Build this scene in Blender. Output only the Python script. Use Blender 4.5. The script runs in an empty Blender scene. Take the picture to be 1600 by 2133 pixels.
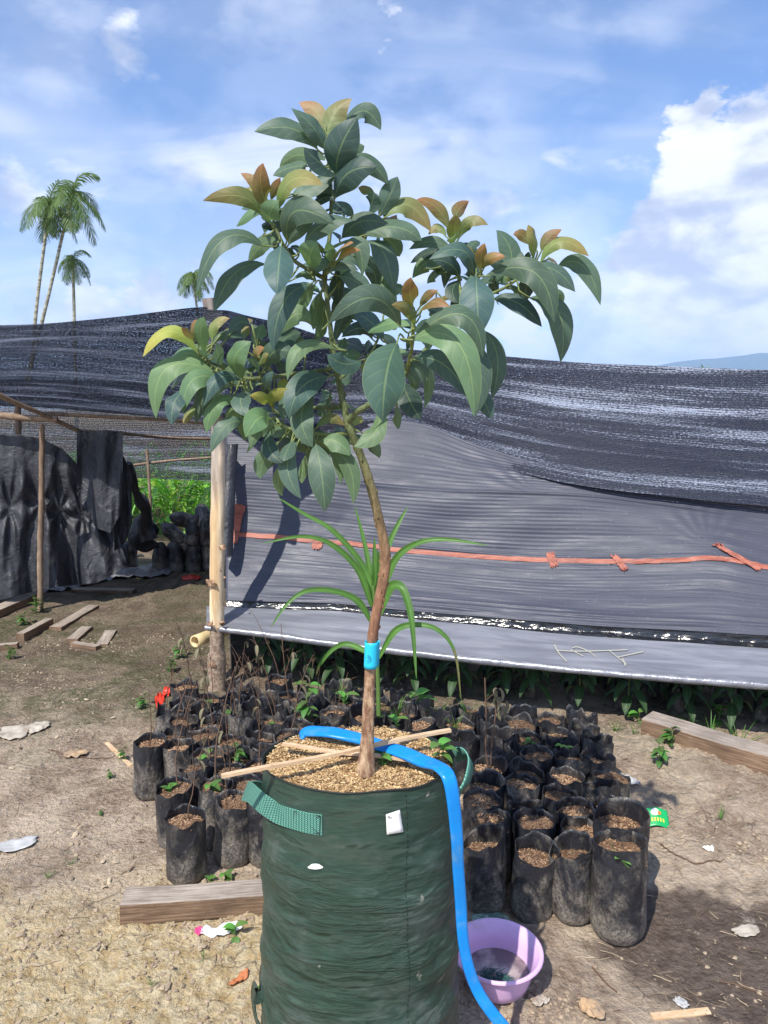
import bpy, math, random
import numpy as np
from mathutils import Vector, Matrix, noise as mnoise
R = math.radians
random.seed(11); rng = np.random.default_rng(7)
scene = bpy.context.scene
COL = scene.collection
# ------------------------------------------------------------ camera
PW, PH, FP = 1600.0, 2133.0, 1540.0
PITCH, CAMZ = R(8.0), 1.6
cam = bpy.data.cameras.new('camera'); camo = bpy.data.objects.new('camera', cam); COL.objects.link(camo)
camo.location = (0, 0, CAMZ); camo.rotation_euler = (R(90) - PITCH, 0, 0)
cam.sensor_fit = 'VERTICAL'; cam.sensor_height = 24.0; cam.sensor_width = 18.0
cam.lens = 24.0 * FP / PH; cam.clip_start = 0.05; cam.clip_end = 20000
scene.camera = camo
CP, SP = math.cos(PITCH), math.sin(PITCH)
def ray(px, py):
    x = (px - PW/2)/FP; y = (PH/2 - py)/FP
    return Vector((x, CP + y*SP, -SP + y*CP))
def P(px, py, Y):                      # the world point seen at a photo position, Y metres in front of the camera
    d = ray(px, py); return Vector((0, 0, CAMZ)) + d*(Y/d.y)
def G(px, py, z=0.0):                  # the same on a level plane at height z
    d = ray(px, py); return Vector((0, 0, CAMZ)) + d*((z - CAMZ)/d.z)
def m_per_px(Y, z=1.0): return (Y*CP + (CAMZ - z)*SP)/FP
# ------------------------------------------------------------ render look
scene.view_settings.view_transform = 'Standard'; scene.view_settings.look = 'None'
scene.view_settings.gamma = 1.0; scene.view_settings.exposure = 0.6
scene.cycles.transparent_max_bounces = 16; scene.cycles.max_bounces = 8
# ------------------------------------------------------------ sun
SUN_EL = R(52); HX, HY = 0.52, 0.854    # light travels towards +x +y
sl = bpy.data.lights.new('sun', 'SUN'); so = bpy.data.objects.new('sun', sl); COL.objects.link(so)
Ld = Vector((HX*math.cos(SUN_EL), HY*math.cos(SUN_EL), -math.sin(SUN_EL)))
so.rotation_euler = Ld.to_track_quat('-Z', 'Y').to_euler(); so.location = (-6, -5, 12)
sl.energy = 4.1; sl.angle = R(0.55); sl.color = (1.0, 0.95, 0.86)
# ------------------------------------------------------------ node helper
class NT:
    def __init__(s, tree): s.t = tree; s.N = tree.nodes; s.L = tree.links
    def put(s, sock, v):
        if v is None: return
        if isinstance(v, (int, float)):
            try: sock.default_value = v
            except Exception: sock.default_value = (v, v, v, 1) if len(sock.default_value) == 4 else (v, v, v)
        elif isinstance(v, (tuple, list)):
            n = len(sock.default_value); v = tuple(v)
            sock.default_value = (v + (1.0,))[:n] if n > len(v) else v[:n]
        else: s.L.new(v, sock)
    def m(s, op, a, b=None, c=None, clamp=False):
        n = s.N.new('ShaderNodeMath'); n.operation = op; n.use_clamp = clamp
        s.put(n.inputs[0], a); s.put(n.inputs[1], b); s.put(n.inputs[2], c); return n.outputs[0]
    def vm(s, op, a, b=None, out=0):
        n = s.N.new('ShaderNodeVectorMath'); n.operation = op
        s.put(n.inputs[0], a); s.put(n.inputs[1], b); return n.outputs['Value'] if out else n.outputs[0]
    def mix(s, f, a, b, mode='MIX'):
        n = s.N.new('ShaderNodeMix'); n.data_type = 'RGBA'; n.blend_type = mode; n.clamp_factor = True
        s.put(n.inputs[0], f); s.put(n.inputs[6], a); s.put(n.inputs[7], b); return n.outputs[2]
    def smooth(s, x, lo, hi, a=0.0, b=1.0):
        n = s.N.new('ShaderNodeMapRange'); n.interpolation_type = 'SMOOTHSTEP'
        s.put(n.inputs[0], x); s.put(n.inputs[1], lo); s.put(n.inputs[2], hi); s.put(n.inputs[3], a); s.put(n.inputs[4], b); return n.outputs[0]
    def scale(s, v, sc):
        n = s.N.new('ShaderNodeMapping'); s.put(n.inputs[0], v); n.inputs['Scale'].default_value = sc if isinstance(sc, tuple) else (sc,)*3; return n.outputs[0]
    def noise(s, v, sc=5, det=3, rough=.5, dist=0, col=False):
        n = s.N.new('ShaderNodeTexNoise'); s.put(n.inputs['Vector'], v); n.inputs['Scale'].default_value = sc
        n.inputs['Detail'].default_value = det; n.inputs['Roughness'].default_value = rough; n.inputs['Distortion'].default_value = dist
        return n.outputs[1] if col else n.outputs[0]
    def vor(s, v, sc=5, feat='F1', out=0, rnd=1.0):
        n = s.N.new('ShaderNodeTexVoronoi'); n.feature = feat; s.put(n.inputs['Vector'], v); n.inputs['Scale'].default_value = sc
        n.inputs['Randomness'].default_value = rnd; return n.outputs[out]
    def coord(s, k='Object'): return s.N.new('ShaderNodeTexCoord').outputs[k]
    def xyz(s, v):
        n = s.N.new('ShaderNodeSeparateXYZ'); s.put(n.inputs[0], v); return n.outputs
    def comb(s, x, y, z):
        n = s.N.new('ShaderNodeCombineXYZ'); s.put(n.inputs[0], x); s.put(n.inputs[1], y); s.put(n.inputs[2], z); return n.outputs[0]
    def bump(s, h, st=.3, d=.01, nrm=None):
        n = s.N.new('ShaderNodeBump'); n.inputs['Strength'].default_value = st; n.inputs['Distance'].default_value = d
        s.put(n.inputs['Height'], h)
        if nrm is not None: s.L.new(nrm, n.inputs['Normal'])
        return n.outputs[0]
    def attr(s, name, out='Color'):
        n = s.N.new('ShaderNodeAttribute'); n.attribute_name = name; return n.outputs[out]
MATS = {}
def material(name, col, rough=.6, spec=.5, metal=0.0, **kw):
    m = bpy.data.materials.new(name); m.use_nodes = True; MATS[name] = m
    t = NT(m.node_tree); b = t.N['Principled BSDF']
    c = col(t) if callable(col) else col
    t.put(b.inputs['Base Color'], c)
    r = rough(t) if callable(rough) else rough
    t.put(b.inputs['Roughness'], r); t.put(b.inputs['Metallic'], metal)
    b.inputs['Specular IOR Level'].default_value = spec
    if 'bump' in kw: t.L.new(kw['bump'](t), b.inputs['Normal'])
    if 'coat' in kw: b.inputs['Coat Weight'].default_value = kw['coat']
    if 'sss' in kw: pass
    out = t.N['Material Output']; sh = b.outputs[0]
    if 'transl' in kw:
        f, tc = kw['transl']
        tr = t.N.new('ShaderNodeBsdfTranslucent'); t.put(tr.inputs[0], c if tc is None else tc)
        mx = t.N.new('ShaderNodeMixShader'); t.put(mx.inputs[0], f); t.L.new(sh, mx.inputs[1]); t.L.new(tr.outputs[0], mx.inputs[2]); sh = mx.outputs[0]
    if 'alpha' in kw:
        tp = t.N.new('ShaderNodeBsdfTransparent'); mx = t.N.new('ShaderNodeMixShader')
        t.put(mx.inputs[0], kw['alpha'](t)); t.L.new(tp.outputs[0], mx.inputs[1]); t.L.new(sh, mx.inputs[2]); sh = mx.outputs[0]
    t.L.new(sh, out.inputs[0]); return m
# ------------------------------------------------------------ sky (world)
w = bpy.data.worlds.new("World"); scene.world = w; w.use_nodes = True
wt = NT(w.node_tree); bg = wt.N['Background']
sky = wt.N.new('ShaderNodeTexSky'); sky.sky_type = 'NISHITA'; sky.sun_disc = False
sky.sun_elevation = SUN_EL; sky.sun_rotation = math.atan2(-HX, -HY)
sky.air_density = 1.0; sky.dust_density = 0.6; sky.ozone_density = 2.0; sky.altitude = 300
d = wt.coord('Generated'); X, Y_, Z = wt.xyz(d)
blue = wt.mix(1.0, sky.outputs[0], (.88, 1.12, 1.42), 'MULTIPLY')
zc = wt.m('MAXIMUM', Z, 0.02)
flat = wt.comb(wt.m('DIVIDE', X, wt.m('ADD', zc, .25)), wt.m('DIVIDE', Y_, wt.m('ADD', zc, .25)), 0.0)
# thin high streaks
st = wt.N.new('ShaderNodeMapping'); wt.L.new(flat, st.inputs[0]); st.inputs['Rotation'].default_value = (0, 0, R(52)); st.inputs['Scale'].default_value = (0.55, 1.9, 1)
c1 = wt.noise(st.outputs[0], 1.7, 6, .55, .6)
c1 = wt.smooth(c1, .38, .72)
c1b = wt.smooth(wt.noise(wt.scale(flat, 0.9), 1.3, 3, .5, .3), .35, .62)
wisp = wt.m('MULTIPLY', wt.m('ADD', wt.m('MULTIPLY', c1, .75), .24), wt.m('ADD', wt.m('MULTIPLY', c1b, .62), .22))
# puffy low clouds
pv = wt.comb(X, Y_, wt.m('MULTIPLY', Z, 1.9))
n2 = wt.noise(pv, 4.2, 9, .56, .25)
low = wt.smooth(Z, .02, .42, .17, -.10)
puff = wt.smooth(wt.m('ADD', n2, low), .52, .66)
nd = wt.noise(pv, 14, 8, .62, 0, col=True)
dd = wt.vm('ADD', d, wt.vm('MULTIPLY', wt.vm('SUBTRACT', nd, (.5, .5, .5)), (.13, .13, .13)))
def blob(px, py, rad, soft):
    v = ray(px, py).normalized(); dist = wt.vm('DISTANCE', dd, tuple(v), out=1)
    return wt.smooth(dist, rad, rad - soft, 0.0, 1.0)
cum = None
for a in [(1590, 350, .085, .018), (1510, 360, .072, .018), (1450, 280, .045, .014), (1640, 430, .14, .03), (1500, 460, .11, .025), (1400, 540, .09, .03), (1480, 600, .13, .07), (1600, 640, .12, .06), (1310, 640, .05, .04),
          (1090, 680, .055, .03), (800, 35, .028, .03), (1330, 745, .02, .012), (200, 520, .10, .12), (90, 100, .14, .16), (30, 400, .07, .07), (560, 480, .22, .22), (900, 420, .25, .25), (1150, 560, .16, .16), (265, 612, .022, .01), (200, 640, .05, .03), (330, 640, .05, .03), (250, 90, .05, .06), (620, 560, .18, .2)]:
    b_ = blob(*a)
    if a[3] > .1: b_ = wt.m('MULTIPLY', b_, .55)
    cum = b_ if cum is None else wt.m('MAXIMUM', cum, b_)
cum = wt.m('MULTIPLY', cum, .96)
mask = wt.m('MAXIMUM', wt.m('MAXIMUM', wt.m('MULTIPLY', puff, .72), wisp), cum)
# cloud colour: bright crests, blue-grey bellies
shv = wt.noise(wt.vm('ADD', pv, (0, 0, .05)), 7, 6, .55, .2)
sh2 = wt.smooth(shv, .40, .60)
ccol = wt.mix(sh2, (3.7, 4.3, 5.8), (8.0, 8.2, 8.8))
skyc = wt.mix(mask, blue, ccol)
hz = wt.smooth(Z, -.02, .34, .42, 0.0)
skyc = wt.mix(hz, skyc, (6.2, 7.0, 8.8))
wt.L.new(skyc, bg.inputs[0]); bg.inputs[1].default_value = 0.10
# ------------------------------------------------------------ mesh helpers
class MB:
    def __init__(s): s.v = []; s.f = []; s.uv = []; s.c = []; s.mi = []; s.hascol = False
    def add(s, verts, faces, uvs=None, col=None, mi=0):
        o = len(s.v); s.v.extend([tuple(x) for x in verts])
        for f in faces:
            s.f.append(tuple(i + o for i in f)); s.mi.append(mi)
            s.uv.extend([(uvs[i] if uvs is not None else (0, 0)) for i in f])
            if col is not None: s.hascol = True
            s.c.extend([((col[i] if isinstance(col, list) else col) if col is not None else (1, 1, 1)) for i in f])
    def grid(s, pts, uvs=None, col=None, close=False, flip=False, mi=0):   # pts[r][c]
        nr, nc = len(pts), len(pts[0]); v = [p for r in pts for p in r]; f = []
        for r in range(nr - 1):
            for c in range(nc if close else nc - 1):
                c2 = (c + 1) % nc; q = (r*nc + c, r*nc + c2, (r+1)*nc + c2, (r+1)*nc + c)
                f.append(q[::-1] if flip else q)
        u = [x for r in uvs for x in r] if uvs is not None else None
        cc = [x for r in col for x in r] if isinstance(col, list) else col
        s.add(v, f, u, cc, mi)
    def tube(s, pts, rads, n=8, cap=True, col=None, mi=0, wob=0):
        pts = [Vector(p) for p in pts]; k = len(pts)
        if not isinstance(rads, (list, tuple)): rads = [rads]*k
        rings = []; ref = None; L = 0; us = []
        for i, p in enumerate(pts):
            t = (pts[min(i+1, k-1)] - pts[max(i-1, 0)]).normalized()
            if ref is None: ref = Vector((0, 0, 1)).cross(t) if abs(t.z) < .9 else Vector((1, 0, 0)).cross(t)
            ref = (ref - t*ref.dot(t)).normalized(); b = t.cross(ref)
            if i: L += (p - pts[i-1]).length
            rr = rads[i]
            rings.append([p + (ref*math.cos(a) + b*math.sin(a))*rr*(1 + (wob*mnoise.noise((p*9 + Vector((math.cos(a), math.sin(a), 0))*1.5)) if wob else 0)) for a in [2*math.pi*j/n for j in range(n)]])
            us.append([(j/n, L) for j in range(n)])
        s.grid(rings, us, col, close=True, mi=mi)
        if cap:
            for ring, fl in ((rings[0], True), (rings[-1], False)):
                s.add(ring, [tuple(range(n))[::-1] if fl else tuple(range(n))], None, col, mi)
    def box(s, M, sx, sy, sz, col=None, mi=0, jit=0):
        v = [M @ Vector((x*sx/2 + random.uniform(-jit, jit), y*sy/2 + random.uniform(-jit, jit), z*sz/2 + random.uniform(-jit, jit))) for x in (-1, 1) for y in (-1, 1) for z in (-1, 1)]
        s.add(v, [(0, 1, 3, 2), (4, 6, 7, 5), (0, 4, 5, 1), (2, 3, 7, 6), (0, 2, 6, 4), (1, 5, 7, 3)], None, col, mi)
    def build(s, name, mats, parent=None, smooth=True):
        me = bpy.data.meshes.new(name); me.from_pydata(s.v, [], s.f)
        if not isinstance(mats, (list, tuple)): mats = [mats]
        for m in mats: me.materials.append(MATS[m] if isinstance(m, str) else m)
        if len(mats) > 1: me.polygons.foreach_set('material_index', s.mi)
        uv = me.uv_layers.new(name='UVMap'); uv.data.foreach_set('uv', np.array(s.uv, dtype=np.float32).ravel())
        if s.hascol:
            ca = me.color_attributes.new('Col', 'FLOAT_COLOR', 'CORNER')
            a = np.ones((len(s.c), 4), dtype=np.float32); a[:, :3] = np.array(s.c); ca.data.foreach_set('color', a.ravel())
        if smooth: me.polygons.foreach_set('use_smooth', [True]*len(me.polygons))
        me.update(); o = bpy.data.objects.new(name, me); COL.objects.link(o)
        if parent is not None:
            o.parent = parent; o.matrix_parent_inverse = parent.matrix_world.inverted()
        return o
def sharp(o, ang=35):
    o.data.set_sharp_from_angle(angle=R(ang)); return o
def bevel(o, wd=.004, seg=2):
    m = o.modifiers.new('bevel', 'BEVEL'); m.width = wd; m.segments = seg; m.limit_method = 'ANGLE'; return o
def tag(o, label=None, cat=None, group=None, kind=None):
    if label: o['label'] = label
    if cat: o['category'] = cat
    if group: o['group'] = group
    if kind: o['kind'] = kind
    return o
def empty(name, loc=(0, 0, 0), label=None, cat=None, group=None):
    o = bpy.data.objects.new(name, None); COL.objects.link(o); o.location = loc; o.empty_display_size = .05
    o.matrix_world = Matrix.Translation(loc)
    return tag(o, label, cat, group)
def copy_tree(o, loc, rz=0.0, sc=1.0, tilt=(0, 0), label=None, group=None):
    c = o.copy(); COL.objects.link(c); c.location = loc; c.rotation_euler = (tilt[0], tilt[1], rz); c.scale = (sc,)*3 if not isinstance(sc, tuple) else sc
    for ch in o.children:
        k = ch.copy(); COL.objects.link(k); k.parent = c; k.matrix_parent_inverse = ch.matrix_parent_inverse.copy()
    if label: c['label'] = label
    if group: c['group'] = group
    return c
def spline(pts, n=6):
    pts = [np.array(p, float) for p in pts]; out = []
    for i in range(len(pts) - 1):
        p0 = pts[i-1] if i else 2*pts[0] - pts[1]; p1, p2 = pts[i], pts[i+1]
        p3 = pts[i+2] if i + 2 < len(pts) else 2*pts[-1] - pts[-2]
        for k in range(n):
            t = k/n; out.append(.5*((2*p1) + (-p0+p2)*t + (2*p0-5*p1+4*p2-p3)*t*t + (-p0+3*p1-3*p2+p3)*t**3))
    out.append(pts[-1]); return out
ORD = ['', 'first', 'second', 'third', 'fourth', 'fifth', 'sixth', 'seventh', 'eighth', 'ninth', 'tenth', 'eleventh', 'twelfth', 'thirteenth', 'fourteenth', 'fifteenth', 'sixteenth', 'seventeenth', 'eighteenth', 'nineteenth', 'twentieth']
# ------------------------------------------------------------ materials
def wood_col(a, b, sc=(3, 40, 40), k='Object', dark=.35):
    def f(t):
        c = t.coord(k); n = t.noise(t.scale(c, sc), 1.0, 6, .65, .4); n2 = t.noise(c, 6, 4, .6)
        x = t.mix(t.smooth(n, .3, .7), a, b)
        cr = t.smooth(t.noise(t.scale(c, tuple(v*2.2 for v in sc)), 1, 3, .6), .62, .72)
        x = t.mix(t.m('MULTIPLY', cr, .7), x, tuple(v*dark for v in a))
        return t.mix(t.smooth(n2, .35, .75, 0, .55), x, tuple(v*.55 for v in a))
    return f
def wood_bump(sc=(3, 60, 60), st=.5, d=.004):
    return lambda t: t.bump(t.noise(t.scale(t.coord('Object'), sc), 1, 5, .7), st, d)
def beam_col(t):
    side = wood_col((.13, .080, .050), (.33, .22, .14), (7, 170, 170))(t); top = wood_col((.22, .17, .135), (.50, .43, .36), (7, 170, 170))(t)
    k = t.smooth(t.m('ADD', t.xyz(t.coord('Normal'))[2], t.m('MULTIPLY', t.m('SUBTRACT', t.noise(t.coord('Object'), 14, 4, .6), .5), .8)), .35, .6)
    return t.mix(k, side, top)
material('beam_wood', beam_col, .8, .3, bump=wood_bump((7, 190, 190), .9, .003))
material('pole_wood', wood_col((.20, .13, .085), (.38, .28, .20), (40, 40, 8)), .75, .3, bump=wood_bump((30, 30, 10), .5, .003))
def post_col(t):
    c = t.coord('Object'); z = t.xyz(c)[2]
    n = t.noise(t.scale(c, (30, 30, 2.5)), 1, 5, .6, .3)
    peeled = t.mix(t.smooth(n, .35, .65), (.56, .38, .20), (.85, .68, .46))
    grey = t.mix(t.smooth(n, .35, .65), (.20, .16, .14), (.42, .36, .31))
    a = t.mix(t.smooth(t.m('ADD', z, t.m('MULTIPLY', t.noise(t.scale(c, (9, 9, 2)), 1, 3, .5), .9)), 1.5, 1.95), peeled, grey)
    n3 = t.noise(c, 55, 4, .7)
    bark = t.mix(t.smooth(n3, .35, .65), (.17, .115, .075), (.42, .32, .24))
    edge = t.m('ADD', z, t.m('MULTIPLY', t.noise(t.scale(c, (14, 14, 9)), 1, 2, .4), .16))
    a = t.mix(t.smooth(edge, .46, .475, 1, 0), a, bark)
    spots = t.smooth(t.noise(t.scale(c, (35, 35, 14)), 1, 3, .6), .64, .7)
    return t.mix(t.m('MULTIPLY', spots, .6), a, (.14, .09, .06))
material('post_wood', post_col, .72, .35, bump=wood_bump((26, 26, 7), .6, .005))
material('cut_wood', (.52, .42, .32), .8, .2, bump=lambda t: t.bump(t.noise(t.coord('Object'), 60, 3, .6), .4, .002))
material('lath_wood', wood_col((.55, .36, .20), (.75, .55, .36), (20, 60, 60)), .65, .3)
material('bark', lambda t: t.mix(t.smooth(t.noise(t.scale(t.coord('Object'), (60, 60, 26)), 1, 6, .7), .35, .68),
    t.mix(t.smooth(t.xyz(t.coord('Object'))[2], 1.15, 1.62), (.20, .10, .06), (.08, .11, .045)),
    t.mix(t.smooth(t.xyz(t.coord('Object'))[2], 1.15, 1.62), t.mix(t.smooth(t.xyz(t.coord('Object'))[2], .98, 1.12), (.60, .42, .26), (.38, .195, .115)), (.20, .24, .11))), .8, .25,
    bump=lambda t: t.bump(t.noise(t.scale(t.coord('Object'), (90, 90, 40)), 1, 6, .75), 1.0, .006))
material('twig', lambda t: t.mix(t.smooth(t.noise(t.coord('Object'), 60, 3, .5), .4, .6), (.13, .17, .06), (.20, .25, .09)), .6, .3)
# leaves: colour attribute + veins from uv
def leafmat(name, transl=.24, rough=.5, spec=.4, veins=True, under=(.20, .28, .17)):
    m = bpy.data.materials.new(name); m.use_nodes = True; MATS[name] = m
    t = NT(m.node_tree); b = t.N['Principled BSDF']
    u, v, _ = t.xyz(t.coord('UV')); s = t.m('ABSOLUTE', t.m('MULTIPLY', t.m('SUBTRACT', u, .5), 2))
    base = t.attr('Col'); nz = t.noise(t.coord('Object'), 22, 3, .5)
    c = t.mix(t.smooth(nz, .3, .75, 0, .35), base, t.mix(1.0, base, (.62, .66, .62), 'MULTIPLY'))
    h = None
    if veins:
        mid = t.smooth(s, .075, .03, 0, 1)
        ph = t.m('FRACT', t.m('MULTIPLY', t.m('SUBTRACT', v, t.m('MULTIPLY', t.m('POWER', s, 1.25), .19)), 6.5))
        tri = t.m('ABSOLUTE', t.m('SUBTRACT', ph, .5))
        lat = t.m('MULTIPLY', t.smooth(tri, .45, .49), t.smooth(s, .98, .7))
        vein = t.m('MAXIMUM', mid, t.m('MULTIPLY', lat, .62))
        vc = t.mix(.55, t.mix(1.0, base, (1.9, 1.75, 1.4), 'MULTIPLY'), (.26, .34, .13))
        c = t.mix(t.m('MULTIPLY', vein, .6), c, vc)
        edge = t.smooth(s, .95, .985); c = t.mix(t.m('MULTIPLY', edge, .4), c, (.25, .32, .14))
        rid = t.m('SUBTRACT', t.m('MULTIPLY', t.m('SINE', t.m('MULTIPLY', ph, 3.14159)), .28), t.m('MULTIPLY', mid, .8))
        h = t.m('ADD', rid, t.m('MULTIPLY', nz, .5))
    bf = t.N.new('ShaderNodeNewGeometry').outputs['Backfacing']
    c2 = t.mix(t.m('MULTIPLY', bf, .55), c, under)
    spk = t.smooth(t.noise(t.coord('Object'), 160, 2, .5), .72, .76)
    c2 = t.mix(t.m('MULTIPLY', spk, .35), c2, (.35, .30, .2))
    t.L.new(c2, b.inputs['Base Color']); t.put(b.inputs['Roughness'], t.m('ADD', rough, t.m('MULTIPLY', bf, .2))); b.inputs['Specular IOR Level'].default_value = spec
    if h is not None: t.L.new(t.bump(h, .35, .002), b.inputs['Normal'])
    tr = t.N.new('ShaderNodeBsdfTranslucent'); t.L.new(t.mix(1.0, c, (1.5, 1.6, .8), 'MULTIPLY'), tr.inputs[0])
    mx = t.N.new('ShaderNodeMixShader'); mx.inputs[0].default_value = transl; t.L.new(b.outputs[0], mx.inputs[1]); t.L.new(tr.outputs[0], mx.inputs[2])
    t.L.new(mx.outputs[0], t.N['Material Output'].inputs[0]); return m
leafmat('leaf'); leafmat('strap_leaf', .3, .45, .4, veins=False, under=(.12, .24, .06)); leafmat('palm_leaf', .3, .5, .3, veins=False, under=(.1, .16, .06))
# soils
def chip_col(a, b, c3):
    def f(t):
        n = t.vor(t.coord('Object'), 140, out=1); n = t.xyz(n)[0]
        x = t.mix(n, a, b); return t.mix(t.smooth(t.noise(t.coord('Object'), 30, 3, .6), .55, .7), x, c3)
    return f
material('soil_husk', chip_col((.20, .12, .06), (.46, .32, .17), (.09, .055, .035)), .9, .15, bump=lambda t: t.bump(t.noise(t.coord('Object'), 220, 4, .7), 1, .006))
material('husk_flake', lambda t: t.mix(t.m('MULTIPLY', t.xyz(t.attr('Col'))[0], 1.0), (.26, .14, .06), (.80, .60, .33)), .75, .2)
material('soil_pot', chip_col((.11, .065, .04), (.26, .16, .10), (.06, .04, .03)), .9, .15, bump=lambda t: t.bump(t.noise(t.coord('Object'), 220, 4, .7), 1, .006))
material('pot_flake', lambda t: t.mix(1.0, t.mix(t.xyz(t.attr('Col'))[0], (.15, .075, .04), (.66, .46, .29)), t.mix(t.smooth(t.noise(t.scale(t.N.new('ShaderNodeObjectInfo').outputs['Location'], 9.0), 1, 1, .5), .35, .65), (.42, .42, .45), (1.05, 1, .95)), 'MULTIPLY'), .8, .2)
# black poly bags
def potcol(t):
    c = t.coord('Object'); z = t.xyz(c)[2]
    rn = t.N.new('ShaderNodeObjectInfo').outputs['Random']
    cc = t.vm('ADD', c, t.comb(t.m('MULTIPLY', rn, 37), t.m('MULTIPLY', rn, 11), 0))
    n = t.noise(t.scale(cc, (1, 1, .6)), 13, 6, .68, .5); n2 = t.noise(cc, 120, 3, .7)
    lo = t.smooth(z, .0, .22, .14, -.05)
    k = t.m('ADD', t.m('ADD', n, lo), t.m('MULTIPLY', t.m('SUBTRACT', rn, .5), .12))
    d = t.m('MULTIPLY', t.smooth(k, .42, .70), t.smooth(n2, .38, .62, .35, 1))
    return t.mix(d, (.018, .019, .024), (.24, .21, .175))
def potbump(t):
    c = t.coord('Object'); a = t.noise(t.scale(c, (1, 1, .45)), 26, 4, .6, .8); b = t.noise(c, 90, 3, .6)
    return t.bump(t.m('ADD', a, t.m('MULTIPLY', b, .25)), .75, .012)
material('poly_bag', potcol, lambda t: t.smooth(t.noise(t.coord('Object'), 20, 4, .6), .35, .65, .30, .62), .5, bump=potbump)
material('black_sheet', lambda t: t.mix(t.smooth(t.noise(t.coord('Object'), 3, 5, .6, .3), .35, .75, 0, .8), (.030, .032, .040), (.070, .071, .080)),
    lambda t: t.smooth(t.noise(t.coord('Object'), 9, 3, .5), .3, .7, .38, .62), .4,
    bump=lambda t: t.bump(t.m('ADD', t.noise(t.coord('Object'), 9, 4, .55, .8), t.m('MULTIPLY', t.noise(t.coord('Object'), 34, 4, .6, 1.0), .25)), .75, .03))
material('black_gloss', (.016, .017, .020), .2, .7, bump=lambda t: t.bump(t.noise(t.scale(t.coord('Object'), (1, 1, 3)), 9, 3, .5, .8), .6, .02))
# silver mulch film: uv in metres
def film_bump(t):
    uv = t.coord('UV')
    a = t.noise(t.scale(uv, (.8, 9, 1)), 1.6, 5, .55, .35); b = t.noise(t.scale(uv, (3, 60, 1)), 1.3, 3, .55, .4)
    return t.bump(t.m('ADD', a, t.m('MULTIPLY', b, .12)), .30, .03)
def film_col(base, light):
    def f(t):
        uv = t.coord('UV'); n = t.noise(t.scale(uv, (1.1, 7, 1)), 2.0, 6, .6, .4)
        x = t.mix(t.smooth(n, .35, .7), base, light)
        n2 = t.noise(t.scale(uv, (60, 60, 1)), 1, 2, .5)
        return t.mix(t.smooth(n2, .62, .78, 0, .14), x, (.4, .4, .42))
    return f
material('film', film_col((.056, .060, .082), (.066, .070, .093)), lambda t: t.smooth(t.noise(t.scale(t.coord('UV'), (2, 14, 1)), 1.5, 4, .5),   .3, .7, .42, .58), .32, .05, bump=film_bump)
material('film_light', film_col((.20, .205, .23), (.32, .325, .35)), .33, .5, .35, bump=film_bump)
material('tape', lambda t: t.mix(t.smooth(t.noise(t.scale(t.coord('Object'), (2, 40, 40)), 1, 4, .6), .35, .65), (.23, .062, .042), (.38, .115, .07)), .5, .4, bump=lambda t: t.bump(t.noise(t.scale(t.coord('Object'), (3, 50, 50)), 1, 4, .6), .8, .006))
# shade net, uv in metres (u along threads)
def net_parts(t):
    uv = t.coord('UV')
    row = t.m('SINE', t.m('MULTIPLY', t.xyz(t.vm('ADD', uv, t.vm('MULTIPLY', t.noise(t.scale(uv, (1.2, 2, 1)), 1, 2, .5, col=True), (0, .08, 0))))[1], 330.0))
    sp = t.noise(t.scale(uv, (55, 105, 1)), 1.0, 3, .7)
    band = t.noise(t.scale(uv, (.35, 5.5, 1)), 1.4, 5, .62, .5)
    return uv, row, sp, band
def net_col(t):
    uv, row, sp, band = net_parts(t)
    k = t.m('ADD', t.m('ADD', t.m('MULTIPLY', sp, .55), t.m('MULTIPLY', band, .75)), t.m('MULTIPLY', row, .03))
    return t.mix(t.smooth(k, .65, .80), (.012, .015, .030), (.36, .40, .50))  # pale flecks paint the glints of the shiny strips into the colour
def net_alpha(lo, hi, amin):
    def f(t):
        uv, row, sp, band = net_parts(t)
        sp2 = t.noise(t.vm('ADD', t.scale(uv, (70, 120, 1)), (9, 4, 2)), 1.0, 2, .6)
        k = t.m('ADD', t.m('ADD', sp2, t.m('MULTIPLY', row, .06)), t.m('MULTIPLY', t.m('SUBTRACT', .5, band), .35))
        return t.smooth(k, lo, hi, 1.0, amin)
    return f
def net_bump(t):
    uv, row, sp, band = net_parts(t)
    return t.bump(t.m('ADD', t.m('ADD', t.m('MULTIPLY', band, 2.5), sp), t.m('MULTIPLY', row, .12)), .9, .012)
material('net_dense', net_col, .34, .6, bump=net_bump, transl=(.12, (.05, .06, .10)), alpha=net_alpha(.66, .74, .35))
material('net_roof', net_col, .34, .6, bump=net_bump, transl=(.45, None), alpha=net_alpha(.58, .70, .40))
material('net_thin', net_col, .4, .5, bump=net_bump, transl=(.15, (.04, .05, .08)), alpha=net_alpha(.50, .66, .12))
# green woven bag
def gb_col(t):
    c = t.coord('Object'); n = t.noise(t.scale(c, (1, 1, 1.4)), 6, 9, .72, .3); n2 = t.noise(t.scale(c, (3, 3, 30)), 8, 3, .6)
    z = t.xyz(c)[2]
    x = t.mix(t.smooth(n2, .35, .7), (.011, .042, .026), (.023, .070, .044))
    x = t.mix(t.m('MULTIPLY', t.smooth(t.m('ADD', n, t.smooth(z, .75, .1, 0, .08)), .50, .78), .62), x, (.13, .155, .145))
    uvn = t.noise(t.scale(t.coord('UV'), (4, 20, 1)), 2.2, 6, .62, .7); rg = t.m('MULTIPLY', t.smooth(uvn, .54, .64), t.smooth(t.noise(c, 4, 4, .6), .42, .62))
    x = t.mix(t.m('MULTIPLY', rg, .5), x, (.085, .150, .125))  # dusty creases, with sunlit fold highlights painted in as paler colour
    st = t.m('MULTIPLY', t.smooth(t.noise(c, 19, 3, .6), .70, .76), .8)
    return t.mix(st, x, (.42, .40, .33))
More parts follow.
